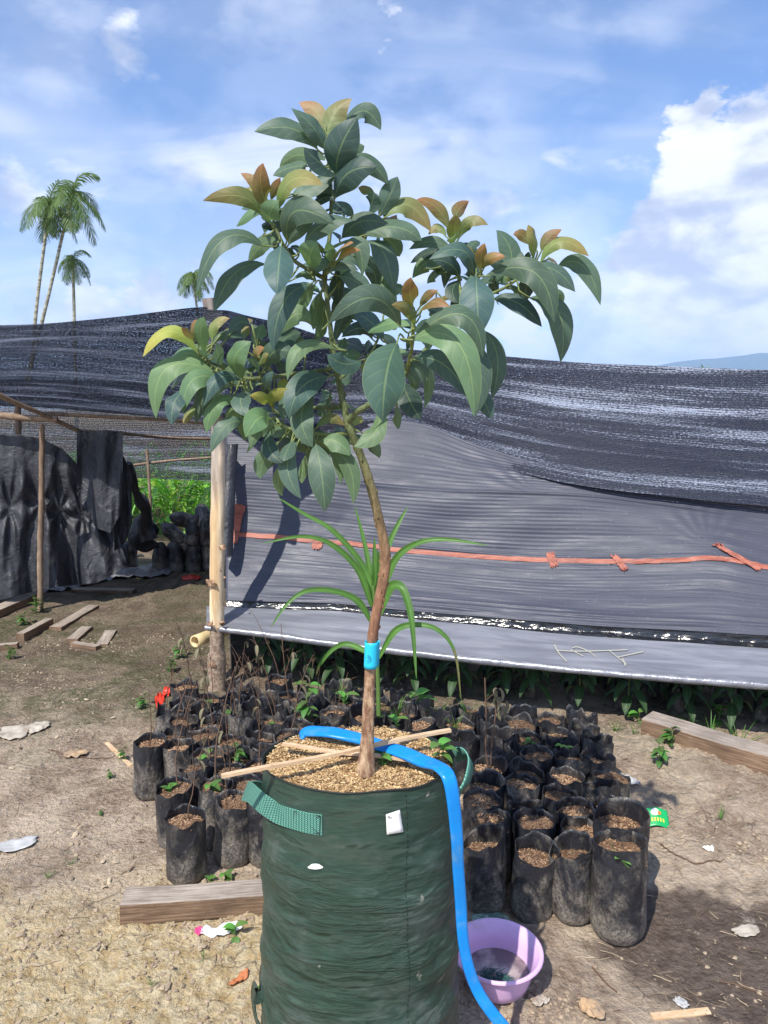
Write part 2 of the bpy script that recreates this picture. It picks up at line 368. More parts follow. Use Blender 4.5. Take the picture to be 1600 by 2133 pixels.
def gb_bump(t):
    uv = t.coord('UV'); u, v, _ = t.xyz(uv)
    wv = t.m('MULTIPLY', t.m('SINE', t.m('MULTIPLY', u, 2600)), t.m('SINE', t.m('MULTIPLY', v, 2600)))
    a = t.noise(t.scale(uv, (3, 8, 1)), 1.6, 3, .5, .5)
    b2 = t.noise(t.scale(uv, (5, 30, 1)), 1.6, 4, .6, .8)
    a2 = t.noise(t.scale(uv, (4, 20, 1)), 2.2, 6, .62, .7)
    msk = t.m('MULTIPLY', t.smooth(t.xyz(t.coord('Object'))[2], .70, .50, .12, 1), t.smooth(t.noise(t.scale(uv, (1.2, 3, 1)), 2.6, 3, .6), .38, .60, .12, 1))
    return t.bump(t.m('ADD', t.m('ADD', a, t.m('MULTIPLY', a2, t.m('MULTIPLY', msk, .85))), t.m('MULTIPLY', wv, .018)), 1.0, .030)
material('green_bag', gb_col, lambda t: t.smooth(t.noise(t.coord('Object'), 14, 4, .6), .35, .7, .30, .5), .6, bump=gb_bump)
material('webbing', lambda t: t.mix(t.m('MULTIPLY', t.m('ADD', t.m('SINE', t.m('MULTIPLY', t.xyz(t.coord('UV'))[1], 900)), 1), .5), (.05, .24, .175), (.22, .48, .39)), .7, .3,
    bump=lambda t: t.bump(t.m('MULTIPLY', t.m('SINE', t.m('MULTIPLY', t.xyz(t.coord('UV'))[1], 900)), t.m('SINE', t.m('MULTIPLY', t.xyz(t.coord('UV'))[0], 1500))), .9, .003))
material('thread', (.01, .015, .014), .7)
material('white_paper', lambda t: t.mix(t.smooth(t.noise(t.coord('Object'), 30, 3, .6), .5, .75), (.78, .77, .74), (.6, .58, .54)), .6)
material('hose_blue', lambda t: t.mix(t.smooth(t.noise(t.coord('Object'), 24, 6, .7), .5, .75, 0, .8), (.005, .215, .62), (.10, .27, .46)), .32, .4, bump=lambda t: t.bump(t.noise(t.coord('Object'), 26, 3, .5), .25, .006))
material('tag_blue', (.02, .50, .72), .45, .4); material('ink', (.02, .02, .04), .6); material('ink_tag', (.004, .03, .08), .6)
material('basin', lambda t: t.mix(t.smooth(t.noise(t.coord('Object'), 9, 6, .7, .3), .48, .74, 0, .7), (.84, .55, .84), (.58, .42, .50)), .35, .5, transl=(.15, (.6, .3, .8)))
material('dirty_water', lambda t: t.mix(t.smooth(t.noise(t.coord('Object'), 14, 4, .6), .4, .65), (.16, .12, .13), (.40, .33, .32)), .12, .5)
material('mesh_teal', (.02, .10, .09), .6); material('clear_scrap', lambda t: t.mix(t.noise(t.coord('Object'), 25, 4, .6), (.28, .28, .27), (.62, .61, .60)), .3)
material('paper_scrap', lambda t: t.mix(t.smooth(t.noise(t.coord('Object'), 14, 5, .6), .4, .7), (.46, .41, .34), (.27, .22, .17)), .75)
material('brown_scrap', lambda t: t.mix(t.smooth(t.noise(t.coord('Object'), 16, 5, .6), .4, .7), (.46, .31, .18), (.25, .19, .14)), .8)
material('red_scrap', (.62, .045, .022), .35, .5, bump=lambda t: t.bump(t.noise(t.coord('Object'), 40, 3, .6), .8, .01))
material('pack_green', (.01, .36, .10), .3); material('pack_white', (.75, .78, .74), .4); material('pack_yellow', (.65, .62, .05), .4); material('pack_orange', (.75, .17, .03), .4); material('pink', (.70, .07, .22), .45)
material('dry_leaf', (.42, .14, .05), .7); material('dead', lambda t: t.mix(t.noise(t.coord('Object'), 40, 3, .6), (.06, .035, .022), (.19, .11, .07)), .8)
material('dead_leaf', lambda t: t.mix(t.noise(t.coord('Object'), 30, 4, .6), (.13, .12, .07), (.34, .30, .20)), .8, .2, transl=(.2, (.3, .27, .16)))
material('bamboo', lambda t: t.mix(t.noise(t.scale(t.coord('Object'), (1, 20, 20)), 3, 3, .5), (.55, .40, .18), (.72, .58, .32)), .5)
material('palm_trunk', lambda t: t.mix(t.smooth(t.noise(t.scale(t.coord('Object'), (2, 2, 9)), 1.2, 4, .6), .4, .6), (.20, .19, .13), (.42, .40, .30)), .8)
material('hill', lambda t: t.mix(t.noise(t.coord('Object'), .004, 6, .6), (.05, .09, .06), (.08, .13, .07)), .9, .1)
material('clod', lambda t: t.mix(t.xyz(t.attr('Col'))[0], t.mix(t.noise(t.coord('Object'), 60, 3, .6), (.22, .16, .12), (.34, .26, .19)), (.42, .33, .23)), .9, .15, bump=lambda t: t.bump(t.noise(t.coord('Object'), 180, 3, .7), .7, .004))
material('straw', lambda t: t.mix(t.xyz(t.attr('Col'))[0], (.14, .10, .07), (.50, .40, .28)), .8, .2)
# ground
def gmask(t):
    c = t.coord('Object'); x, y, z = t.xyz(c); n = t.noise(c, 2.2, 4, .6); n = t.m('MULTIPLY', t.m('SUBTRACT', n, .5), 1.3)
    return c, x, y, z, n
def ground_col(t):
    c, x, y, z, n = gmask(t)
    a = t.noise(c, 3.2, 8, .68, .2); b = t.noise(c, 26, 6, .7)
    col = t.mix(t.smooth(a, .40, .60), (.33, .24, .17), (.70, .56, .41))
    col = t.mix(t.smooth(b, .38, .62, 0, .6), col, (.60, .48, .37))
    # pale yellow sand at the front left
    sm = t.m('MULTIPLY', t.smooth(t.m('ADD', y, n), 2.45, 1.95), t.smooth(t.m('ADD', x, n), .10, -.30))
    sand = t.mix(t.smooth(b, .35, .65), (.60, .43, .21), (.84, .70, .45))
    col = t.mix(t.m('MULTIPLY', sm, .95), col, sand)
    # wet mud
    dx = t.m('DIVIDE', t.m('SUBTRACT', x, 1.02), .42); dy = t.m('DIVIDE', t.m('SUBTRACT', y, 2.0), .34)
    r = t.m('ADD', t.m('SQRT', t.m('ADD', t.m('MULTIPLY', dx, dx), t.m('MULTIPLY', dy, dy))), t.m('MULTIPLY', n, 1.6))
    mud = t.smooth(r, 1.05, .8)
    col = t.mix(t.m('MULTIPLY', mud, .9), col, t.mix(t.smooth(b, .4, .6), (.11, .078, .062), (.18, .135, .108)))
    # moss on the path; shade painted as darker, mossier earth further off
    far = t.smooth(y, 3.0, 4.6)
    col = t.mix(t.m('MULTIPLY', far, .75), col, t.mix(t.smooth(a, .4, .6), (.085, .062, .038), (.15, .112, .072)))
    moss_shade = t.m('MULTIPLY', t.smooth(t.noise(c, 1.6, 5, .65, .3), .44, .60), t.smooth(y, 2.4, 4.0))
    moss_shade = t.m('MULTIPLY', moss_shade, t.smooth(b, .35, .6, .3, 1))
    col = t.mix(t.m('MULTIPLY', moss_shade, .8), col, (.075, .085, .03))
    cr = t.vor(t.vm('ADD', c, t.vm('MULTIPLY', t.noise(c, 7, 3, .6, col=True), (.10, .10, .10))), 7.5, 'DISTANCE_TO_EDGE')
    cr = t.m('MULTIPLY', t.smooth(cr, .022, .006), t.smooth(t.noise(c, 2.9, 2, .5), .48, .6))
    col = t.mix(t.m('MULTIPLY', cr, .5), col, (.05, .035, .025))
    pale = t.smooth(t.noise(c, 9, 6, .75, .6), .60, .70)
    dk = t.smooth(t.noise(t.vm('ADD', c, (7, 3, 0)), 5, 7, .7, .8), .58, .68)
    col = t.mix(t.m('MULTIPLY', dk, .5), col, (.16, .115, .08))
    return t.mix(t.m('MULTIPLY', pale, .6), col, (.62, .54, .45))
def ground_rough(t):
    c, x, y, z, n = gmask(t)
    dx = t.m('DIVIDE', t.m('SUBTRACT', x, 1.02), .42); dy = t.m('DIVIDE', t.m('SUBTRACT', y, 2.0), .34)
    r = t.m('ADD', t.m('SQRT', t.m('ADD', t.m('MULTIPLY', dx, dx), t.m('MULTIPLY', dy, dy))), t.m('MULTIPLY', n, 1.6))
    return t.smooth(r, .8, 1.05, .5, .92)
def ground_bump(t):
    c = t.coord('Object'); a = t.noise(c, 38, 8, .75, .3); b = t.vor(c, 55); e = t.noise(c, 190, 4, .7)
    f = t.noise(c, 13, 6, .7, .5)
    return t.bump(t.m('ADD', t.m('ADD', t.m('ADD', a, t.m('MULTIPLY', f, 1.6)), t.m('MULTIPLY', b, .35)), t.m('MULTIPLY', e, .2)), 1.0, .028)
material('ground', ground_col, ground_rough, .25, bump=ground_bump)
# ------------------------------------------------------------ ground sheet
_VN = {}
def vnoise(x, y, s, seed):
    g = _VN.get(seed)
    if g is None: g = _VN[seed] = np.random.default_rng(seed).random((256, 256))
    xs, ys = x*s, y*s
    xi, yi = np.floor(xs).astype(int), np.floor(ys).astype(int); fx, fy = xs - xi, ys - yi
    fx = fx*fx*(3-2*fx); fy = fy*fy*(3-2*fy)
    a, b = g[xi % 256, yi % 256], g[(xi+1) % 256, yi % 256]; c, d = g[xi % 256, (yi+1) % 256], g[(xi+1) % 256, (yi+1) % 256]
    return (a*(1-fx)+b*fx)*(1-fy) + (c*(1-fx)+d*fx)*fy - .5
def ground_z(x, y):
    x = np.asarray(x, float); y = np.asarray(y, float)
    z = .030*vnoise(x, y, 1.7, 1) + .020*vnoise(x, y, 5, 2) + .012*vnoise(x, y, 14, 3)
    rough = np.clip(vnoise(x, y, 1.1, 9)*2 + .7, .15, 1.2)
    z = z + rough*(.015*vnoise(x, y, 33, 4) + .008*np.abs(vnoise(x, y, 75, 5))*2 - .022*np.clip(.10 - np.abs(vnoise(x, y, 6.5, 6) + .35*vnoise(x, y, 19, 7)), 0, 1)*6*(vnoise(x, y, 1.9, 8) > -.05))
    # flatter under the nursery bags
    z = z - .004
    bx, by = x - 1.55, y - 3.02
    u = (bx + by)/1.414; v_ = (bx - by)/1.414
    z = z + .085*np.exp(-(u/.22)**2)*np.clip((v_ + .75)*3, 0, 1)*np.exp(-np.clip(v_-1.2, 0, 9))
    # trodden path at the left, a little lower than its banks
    z = z + .05*np.exp(-((x + .55 + .18*(y-4))/.35)**2)*np.clip((y - 3.9), 0, 1)
    far = np.clip((y - 30)/200, 0, 1)
    return z - far*2
def axis(lo, hi, step, far, g=1.22):
    a = list(np.arange(lo, hi, step)); s = step; 
    while a[-1] < far: s *= g; a.append(a[-1] + s)
    s = step
    b = []; v = lo
    return a
xs = axis(-2.2, 2.2, .011, 900); neg = []; s_ = .011; v_ = -2.2
while v_ > -900: s_ *= 1.22; v_ -= s_; neg.append(v_)
xs = np.array(neg[::-1] + xs)
ys = axis(1.25, 4.6, .011, 1500, 1.10); neg = []; s_ = .011; v_ = 1.25
while v_ > -40: s_ *= 1.3; v_ -= s_; neg.append(v_)
ys = np.array(neg[::-1] + ys)
XX, YY = np.meshgrid(xs, ys); ZZ = ground_z(XX, YY)
co = np.stack([XX, YY, ZZ], -1).reshape(-1, 3).astype(np.float32)
nr, nc = XX.shape; idx = np.arange(nr*nc).reshape(nr, nc)
q = np.stack([idx[:-1, :-1], idx[:-1, 1:], idx[1:, 1:], idx[1:, :-1]], -1).reshape(-1, 4)
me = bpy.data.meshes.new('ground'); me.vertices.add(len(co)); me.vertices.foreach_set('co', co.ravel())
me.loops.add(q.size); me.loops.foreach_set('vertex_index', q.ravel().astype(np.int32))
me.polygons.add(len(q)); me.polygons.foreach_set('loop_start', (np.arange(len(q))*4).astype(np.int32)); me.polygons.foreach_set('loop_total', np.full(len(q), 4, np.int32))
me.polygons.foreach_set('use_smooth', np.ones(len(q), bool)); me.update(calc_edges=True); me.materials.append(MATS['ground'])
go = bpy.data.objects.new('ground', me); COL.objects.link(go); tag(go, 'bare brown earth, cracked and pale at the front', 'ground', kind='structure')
def gz(x, y): return float(ground_z(x, y))
# far hills
h = MB(); rows = []
for k in range(9):
    D = 5200 + k*260; r = []
    for i in range(81):
        px = 1150 + i*14.0; base = P(px, 850, D)
        prof = [(1150, 852), (1230, 768), (1262, 762), (1330, 756), (1400, 747), (1440, 738), (1490, 742), (1540, 735), (1600, 733), (1700, 720), (2270, 780)]
        py = np.interp(px, [a for a, _ in prof], [b for _, b in prof]); top = (P(px, py, D + 1000).z)
        e = math.sin(min(k, 8 - abs(8-k))/8*math.pi/2)
        rr = top*e*(1 + .05*mnoise.noise(Vector((i*.35, k*.9, 0))))
        if k == 0: rr = -30
        r.append((base.x*(1 + k*.05)*1.0, D, rr))
    rows.append(r)
h.grid(rows, flip=False); o = h.build('hills', 'hill'); tag(o, 'far blue hills behind the net at right', 'hills', kind='structure')
# ------------------------------------------------------------ the avocado tree
TY = 1.58
def tp(px, py, off=0.0): return P(px, py, TY + off)
tree = empty('avocado_tree', tuple(tp(762, 1603, -.03)), 'young avocado tree with curved trunk and bronze shoot tips, planted in the grow bag', 'tree')
TR = [(762, 1612, 52), (763, 1590, 46), (765, 1560, 39), (767, 1500, 34), (770, 1420, 31), (774, 1350, 30), (780, 1300, 30), (790, 1250, 29), (800, 1200, 28), (803, 1165, 28), (799, 1125, 27), (788, 1075, 26), (777, 1030, 25), (766, 990, 24), (752, 950, 21), (738, 915, 21), (725, 880, 22), (716, 845, 18), (707, 800, 16), (698, 760, 14), (692, 715, 14), (687, 670, 13), (681, 620, 12), (676, 580, 11)]
mp = m_per_px(TY, 1.2)
def add_nubs(nub):
    for i in range(60):
        k = random.uniform(4, 22); a = int(k); f = k - a
        p0, p1 = TR[a], TR[min(a+1, len(TR)-1)]; px = p0[0]+(p1[0]-p0[0])*f; py = p0[1]+(p1[1]-p0[1])*f; wd = p0[2]*mp*.5
        c = tp(px, py, -.03 + .03*min(1, (1612-py)/500)); an = random.uniform(0, 6.28); q = c + Vector((math.cos(an)*wd*.9, math.sin(an)*wd*.9, 0))
        nub.tube([q - Vector((0, 0, .006)), q + Vector((math.cos(an)*.002, math.sin(an)*.002, 0)), q + Vector((0, 0, .006))], [.001, .003, .001], 6)
def branch(name, pts, parent, mat='bark', n=8, off0=0.0):
    ps = spline([(a, b, c, d) for a, b, c, d in pts], 4)
    v = [P(p[0], p[1], TY + p[2]) for p in ps]; r = [max(p[3]*mp/2, .0016)*(1 + random.uniform(-.05, .05)) for p in ps]
    m = MB(); m.tube(v, r, n, wob=.12)
    if name == 'trunk': add_nubs(m)
    return m.build(name, mat, parent), ps
TR = [(a, b, c*.76) for a, b, c in TR]
tk, _ = branch('trunk', [(a, b, -.03 + .03*min(1, (1612-b)/500), w_) for a, b, w_ in TR], tree, n=16)
BR = {
 'lead': [(676, 582, 0, 11), (680, 540, 0, 9), (688, 480, .01, 8), (690, 420, .01, 7), (688, 360, 0, 6), (683, 312, 0, 5)],
 'b1': [(672, 578, 0, 10), (640, 560, -.02, 8), (610, 540, -.03, 8), (588, 505, -.03, 7), (572, 465, -.03, 6), (560, 425, -.03, 5)],
 'b2': [(677, 570, 0, 8), (688, 550, -.05, 6), (694, 535, -.07, 5)],
 'b8': [(684, 520, 0, 7), (715, 505, .05, 6), (755, 493, .08, 6), (785, 478, .09, 5), (802, 452, .09, 4)],
 'b3': [(724, 880, 0, 14), (744, 858, -.03, 13), (768, 843, -.05, 12), (810, 810, -.06, 12), (850, 770, -.06, 11), (890, 725, 0, 11), (922, 680, .05, 10), (955, 638, .08, 9), (975, 605, .07, 8), (993, 575, .05, 6)],
 'b3a': [(848, 772, -.06, 9), (856, 735, -.12, 7), (860, 700, -.15, 7), (860, 665, -.16, 5)],
 'b3b': [(950, 642, .08, 8), (1000, 622, .07, 7), (1050, 600, .05, 6), (1085, 575, .04, 6), (1111, 548, .03, 5)],
 'b3c': [(962, 628, .08, 7), (955, 580, .12, 7), (946, 545, .13, 6), (941, 507, .13, 5)],
 'b3d': [(890, 725, 0, 7), (870, 742, -.1, 6), (856, 750, -.15, 5)],
 'b4': [(700, 765, 0, 11), (666, 772, .02, 9), (620, 778, .0, 9), (572, 785, -.02, 8), (520, 789, -.03, 8), (485, 783, -.04, 7), (441, 760, -.05, 6), (411, 735, -.06, 5)],
 'b4a': [(572, 785, -.02, 6), (560, 765, -.03, 5), (545, 750, -.03, 4)],
 'b5': [(709, 846, 0, 11), (680, 848, .04, 9), (650, 850, .06, 8), (615, 858, .03, 7), (585, 862, .0, 6), (569, 852, 0, 5)],
 'b6': [(724, 903, 0, 9), (690, 905, -.02, 7), (655, 903, -.04, 7), (621, 899, -.06, 7), (592, 886, -.06, 6), (570, 868, -.05, 5)],
 'b9': [(704, 790, 0, 8), (735, 772, .04, 7), (760, 755, .03, 6), (790, 700, .04, 5), (800, 650, .05, 4)],
}
nodes = []; 
for k, pts in BR.items():
    _, ps = branch('branch', pts, tree, 'bark' if pts[0][3] > 9 else 'twig')
    for i, p in enumerate(ps[3:]): nodes.append((p[0], p[1], p[2]))
for a, b, w_ in TR[-8:]: nodes.append((a, b, 0.0))
nodes = np.array(nodes)
LEAF = {'A': (280, 180, 2.581), 'B': (680, 380, 2.667), 'C': (280, 620, 2.667)}
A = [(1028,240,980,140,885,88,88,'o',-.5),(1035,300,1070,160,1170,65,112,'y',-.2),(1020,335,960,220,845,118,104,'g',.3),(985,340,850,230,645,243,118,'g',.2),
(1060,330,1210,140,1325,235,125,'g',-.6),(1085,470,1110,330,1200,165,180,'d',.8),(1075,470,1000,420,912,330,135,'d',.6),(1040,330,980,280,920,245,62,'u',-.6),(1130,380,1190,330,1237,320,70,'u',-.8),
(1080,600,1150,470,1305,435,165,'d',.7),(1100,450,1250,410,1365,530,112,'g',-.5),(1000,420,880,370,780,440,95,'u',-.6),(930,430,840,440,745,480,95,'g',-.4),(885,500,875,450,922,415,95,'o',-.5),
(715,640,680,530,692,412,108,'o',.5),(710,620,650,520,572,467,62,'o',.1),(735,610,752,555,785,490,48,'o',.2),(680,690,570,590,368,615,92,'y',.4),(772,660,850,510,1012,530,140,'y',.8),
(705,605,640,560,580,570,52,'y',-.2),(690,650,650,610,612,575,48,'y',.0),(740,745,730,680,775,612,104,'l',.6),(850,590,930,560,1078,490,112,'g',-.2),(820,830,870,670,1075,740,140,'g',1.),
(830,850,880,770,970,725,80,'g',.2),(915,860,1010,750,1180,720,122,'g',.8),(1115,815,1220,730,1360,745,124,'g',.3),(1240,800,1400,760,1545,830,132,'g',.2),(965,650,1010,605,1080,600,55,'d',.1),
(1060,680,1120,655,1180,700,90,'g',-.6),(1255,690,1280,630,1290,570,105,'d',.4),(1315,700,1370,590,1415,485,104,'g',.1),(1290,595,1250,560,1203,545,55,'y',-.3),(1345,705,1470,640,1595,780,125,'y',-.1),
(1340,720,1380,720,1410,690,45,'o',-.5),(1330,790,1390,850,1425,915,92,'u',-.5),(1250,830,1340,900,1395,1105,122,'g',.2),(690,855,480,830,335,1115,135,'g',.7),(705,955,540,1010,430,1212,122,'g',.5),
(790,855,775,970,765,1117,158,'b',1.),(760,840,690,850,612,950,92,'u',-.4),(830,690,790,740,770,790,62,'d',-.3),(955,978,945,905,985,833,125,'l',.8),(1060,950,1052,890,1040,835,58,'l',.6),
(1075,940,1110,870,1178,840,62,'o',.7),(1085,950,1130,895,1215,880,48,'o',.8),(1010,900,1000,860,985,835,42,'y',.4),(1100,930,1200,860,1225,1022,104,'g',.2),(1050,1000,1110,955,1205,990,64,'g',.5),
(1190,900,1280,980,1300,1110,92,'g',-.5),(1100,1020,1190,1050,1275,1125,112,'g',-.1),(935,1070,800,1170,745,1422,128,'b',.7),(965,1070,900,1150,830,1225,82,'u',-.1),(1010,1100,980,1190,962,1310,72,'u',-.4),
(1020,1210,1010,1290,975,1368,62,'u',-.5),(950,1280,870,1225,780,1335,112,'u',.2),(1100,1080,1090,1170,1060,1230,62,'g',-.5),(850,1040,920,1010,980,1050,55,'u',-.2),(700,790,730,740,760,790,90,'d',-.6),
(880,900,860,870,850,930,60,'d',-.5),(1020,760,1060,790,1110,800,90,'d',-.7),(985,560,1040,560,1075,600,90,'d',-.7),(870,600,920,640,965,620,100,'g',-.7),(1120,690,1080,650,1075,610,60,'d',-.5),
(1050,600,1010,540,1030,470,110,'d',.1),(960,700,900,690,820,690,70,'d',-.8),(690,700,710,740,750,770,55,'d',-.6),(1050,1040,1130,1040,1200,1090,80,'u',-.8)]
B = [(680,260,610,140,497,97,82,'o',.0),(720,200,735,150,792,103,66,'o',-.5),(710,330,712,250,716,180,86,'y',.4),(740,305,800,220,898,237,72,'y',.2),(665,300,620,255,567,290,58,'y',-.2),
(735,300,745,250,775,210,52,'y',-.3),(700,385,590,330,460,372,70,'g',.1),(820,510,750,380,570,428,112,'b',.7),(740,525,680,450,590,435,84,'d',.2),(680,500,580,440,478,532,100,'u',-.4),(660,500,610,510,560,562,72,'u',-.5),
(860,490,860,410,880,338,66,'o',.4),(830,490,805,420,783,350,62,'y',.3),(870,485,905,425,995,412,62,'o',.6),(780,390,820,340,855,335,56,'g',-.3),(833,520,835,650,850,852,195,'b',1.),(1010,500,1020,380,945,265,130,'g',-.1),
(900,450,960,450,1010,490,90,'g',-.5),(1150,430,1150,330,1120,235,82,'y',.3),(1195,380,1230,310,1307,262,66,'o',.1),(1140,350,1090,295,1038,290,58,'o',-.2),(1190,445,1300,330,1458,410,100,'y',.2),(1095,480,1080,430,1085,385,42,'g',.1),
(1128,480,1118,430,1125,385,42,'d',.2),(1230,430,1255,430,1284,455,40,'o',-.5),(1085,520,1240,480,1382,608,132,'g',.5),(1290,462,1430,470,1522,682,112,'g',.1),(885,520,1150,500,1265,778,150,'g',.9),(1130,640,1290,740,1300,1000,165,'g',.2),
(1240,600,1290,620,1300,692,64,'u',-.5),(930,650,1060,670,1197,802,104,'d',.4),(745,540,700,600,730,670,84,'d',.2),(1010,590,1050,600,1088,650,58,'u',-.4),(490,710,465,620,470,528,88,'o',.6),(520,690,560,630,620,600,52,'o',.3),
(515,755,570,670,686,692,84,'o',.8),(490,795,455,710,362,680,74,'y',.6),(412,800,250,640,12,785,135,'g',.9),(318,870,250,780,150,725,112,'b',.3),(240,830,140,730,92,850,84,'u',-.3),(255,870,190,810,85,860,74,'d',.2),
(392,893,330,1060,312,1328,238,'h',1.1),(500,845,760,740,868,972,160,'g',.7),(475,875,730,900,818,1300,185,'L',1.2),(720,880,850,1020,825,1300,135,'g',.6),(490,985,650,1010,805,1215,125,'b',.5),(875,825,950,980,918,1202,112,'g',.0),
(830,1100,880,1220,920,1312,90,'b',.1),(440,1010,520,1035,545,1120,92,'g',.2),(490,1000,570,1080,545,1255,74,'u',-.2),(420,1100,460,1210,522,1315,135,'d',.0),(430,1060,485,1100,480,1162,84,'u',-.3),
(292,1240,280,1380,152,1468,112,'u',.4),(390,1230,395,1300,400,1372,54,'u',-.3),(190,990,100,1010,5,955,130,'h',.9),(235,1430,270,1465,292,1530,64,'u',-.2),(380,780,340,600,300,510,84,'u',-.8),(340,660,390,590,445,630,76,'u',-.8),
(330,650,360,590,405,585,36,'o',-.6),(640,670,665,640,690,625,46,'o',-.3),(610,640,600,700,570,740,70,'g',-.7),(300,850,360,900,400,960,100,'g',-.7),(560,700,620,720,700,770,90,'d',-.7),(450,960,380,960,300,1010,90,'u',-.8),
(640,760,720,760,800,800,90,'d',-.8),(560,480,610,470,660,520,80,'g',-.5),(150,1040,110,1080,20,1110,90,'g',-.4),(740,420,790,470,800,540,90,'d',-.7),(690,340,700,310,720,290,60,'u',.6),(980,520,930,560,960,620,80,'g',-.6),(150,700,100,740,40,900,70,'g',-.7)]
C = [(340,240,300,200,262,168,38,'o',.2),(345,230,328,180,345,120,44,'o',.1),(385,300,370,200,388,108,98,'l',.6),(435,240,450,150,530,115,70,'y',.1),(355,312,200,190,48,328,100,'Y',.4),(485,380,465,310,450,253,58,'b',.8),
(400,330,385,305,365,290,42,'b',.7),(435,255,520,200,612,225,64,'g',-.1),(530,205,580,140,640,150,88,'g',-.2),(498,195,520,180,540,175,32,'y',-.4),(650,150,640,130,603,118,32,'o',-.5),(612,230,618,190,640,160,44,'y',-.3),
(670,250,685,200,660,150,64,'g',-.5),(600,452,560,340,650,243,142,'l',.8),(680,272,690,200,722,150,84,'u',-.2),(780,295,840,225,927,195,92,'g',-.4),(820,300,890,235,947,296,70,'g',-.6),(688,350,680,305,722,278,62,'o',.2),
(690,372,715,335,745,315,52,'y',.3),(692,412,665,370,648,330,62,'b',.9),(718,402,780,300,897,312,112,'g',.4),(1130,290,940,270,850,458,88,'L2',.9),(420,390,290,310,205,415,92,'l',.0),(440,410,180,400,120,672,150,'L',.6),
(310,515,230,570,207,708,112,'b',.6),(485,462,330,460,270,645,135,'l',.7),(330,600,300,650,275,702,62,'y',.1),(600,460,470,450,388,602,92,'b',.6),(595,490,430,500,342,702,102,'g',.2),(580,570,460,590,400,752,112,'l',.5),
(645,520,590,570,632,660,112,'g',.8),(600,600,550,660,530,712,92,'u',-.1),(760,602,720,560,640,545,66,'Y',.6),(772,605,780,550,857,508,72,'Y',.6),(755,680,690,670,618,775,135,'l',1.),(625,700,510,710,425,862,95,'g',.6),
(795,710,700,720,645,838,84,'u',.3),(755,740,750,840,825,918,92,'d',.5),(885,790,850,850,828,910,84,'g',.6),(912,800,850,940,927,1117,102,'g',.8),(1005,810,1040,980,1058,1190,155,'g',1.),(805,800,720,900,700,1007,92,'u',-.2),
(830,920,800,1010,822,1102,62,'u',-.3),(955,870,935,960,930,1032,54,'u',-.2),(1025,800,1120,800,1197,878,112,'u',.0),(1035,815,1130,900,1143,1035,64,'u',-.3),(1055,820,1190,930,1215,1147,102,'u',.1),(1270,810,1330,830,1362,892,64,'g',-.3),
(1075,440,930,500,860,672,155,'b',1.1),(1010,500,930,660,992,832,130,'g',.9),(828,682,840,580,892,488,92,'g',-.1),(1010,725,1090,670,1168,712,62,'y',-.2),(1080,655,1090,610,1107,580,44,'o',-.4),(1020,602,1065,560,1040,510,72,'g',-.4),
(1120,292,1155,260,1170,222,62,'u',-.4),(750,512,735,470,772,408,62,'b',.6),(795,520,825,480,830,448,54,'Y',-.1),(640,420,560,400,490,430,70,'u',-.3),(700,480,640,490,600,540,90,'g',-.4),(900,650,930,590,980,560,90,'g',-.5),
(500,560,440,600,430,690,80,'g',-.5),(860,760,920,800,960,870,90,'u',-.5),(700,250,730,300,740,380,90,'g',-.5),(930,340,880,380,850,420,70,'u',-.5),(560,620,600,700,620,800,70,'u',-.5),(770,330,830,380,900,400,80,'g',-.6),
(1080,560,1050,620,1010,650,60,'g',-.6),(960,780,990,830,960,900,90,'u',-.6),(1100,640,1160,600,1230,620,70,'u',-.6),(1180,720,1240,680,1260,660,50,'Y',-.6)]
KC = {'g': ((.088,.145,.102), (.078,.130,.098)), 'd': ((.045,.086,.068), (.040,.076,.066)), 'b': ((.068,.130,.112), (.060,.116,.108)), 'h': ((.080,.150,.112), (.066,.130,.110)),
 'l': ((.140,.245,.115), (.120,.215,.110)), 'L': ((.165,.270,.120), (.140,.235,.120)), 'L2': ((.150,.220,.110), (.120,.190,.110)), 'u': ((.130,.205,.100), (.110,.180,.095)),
 'y': ((.150,.230,.075), (.270,.200,.075)), 'Y': ((.230,.320,.080), (.38,.33,.075)), 'o': ((.160,.185,.065), (.33,.150,.065))}
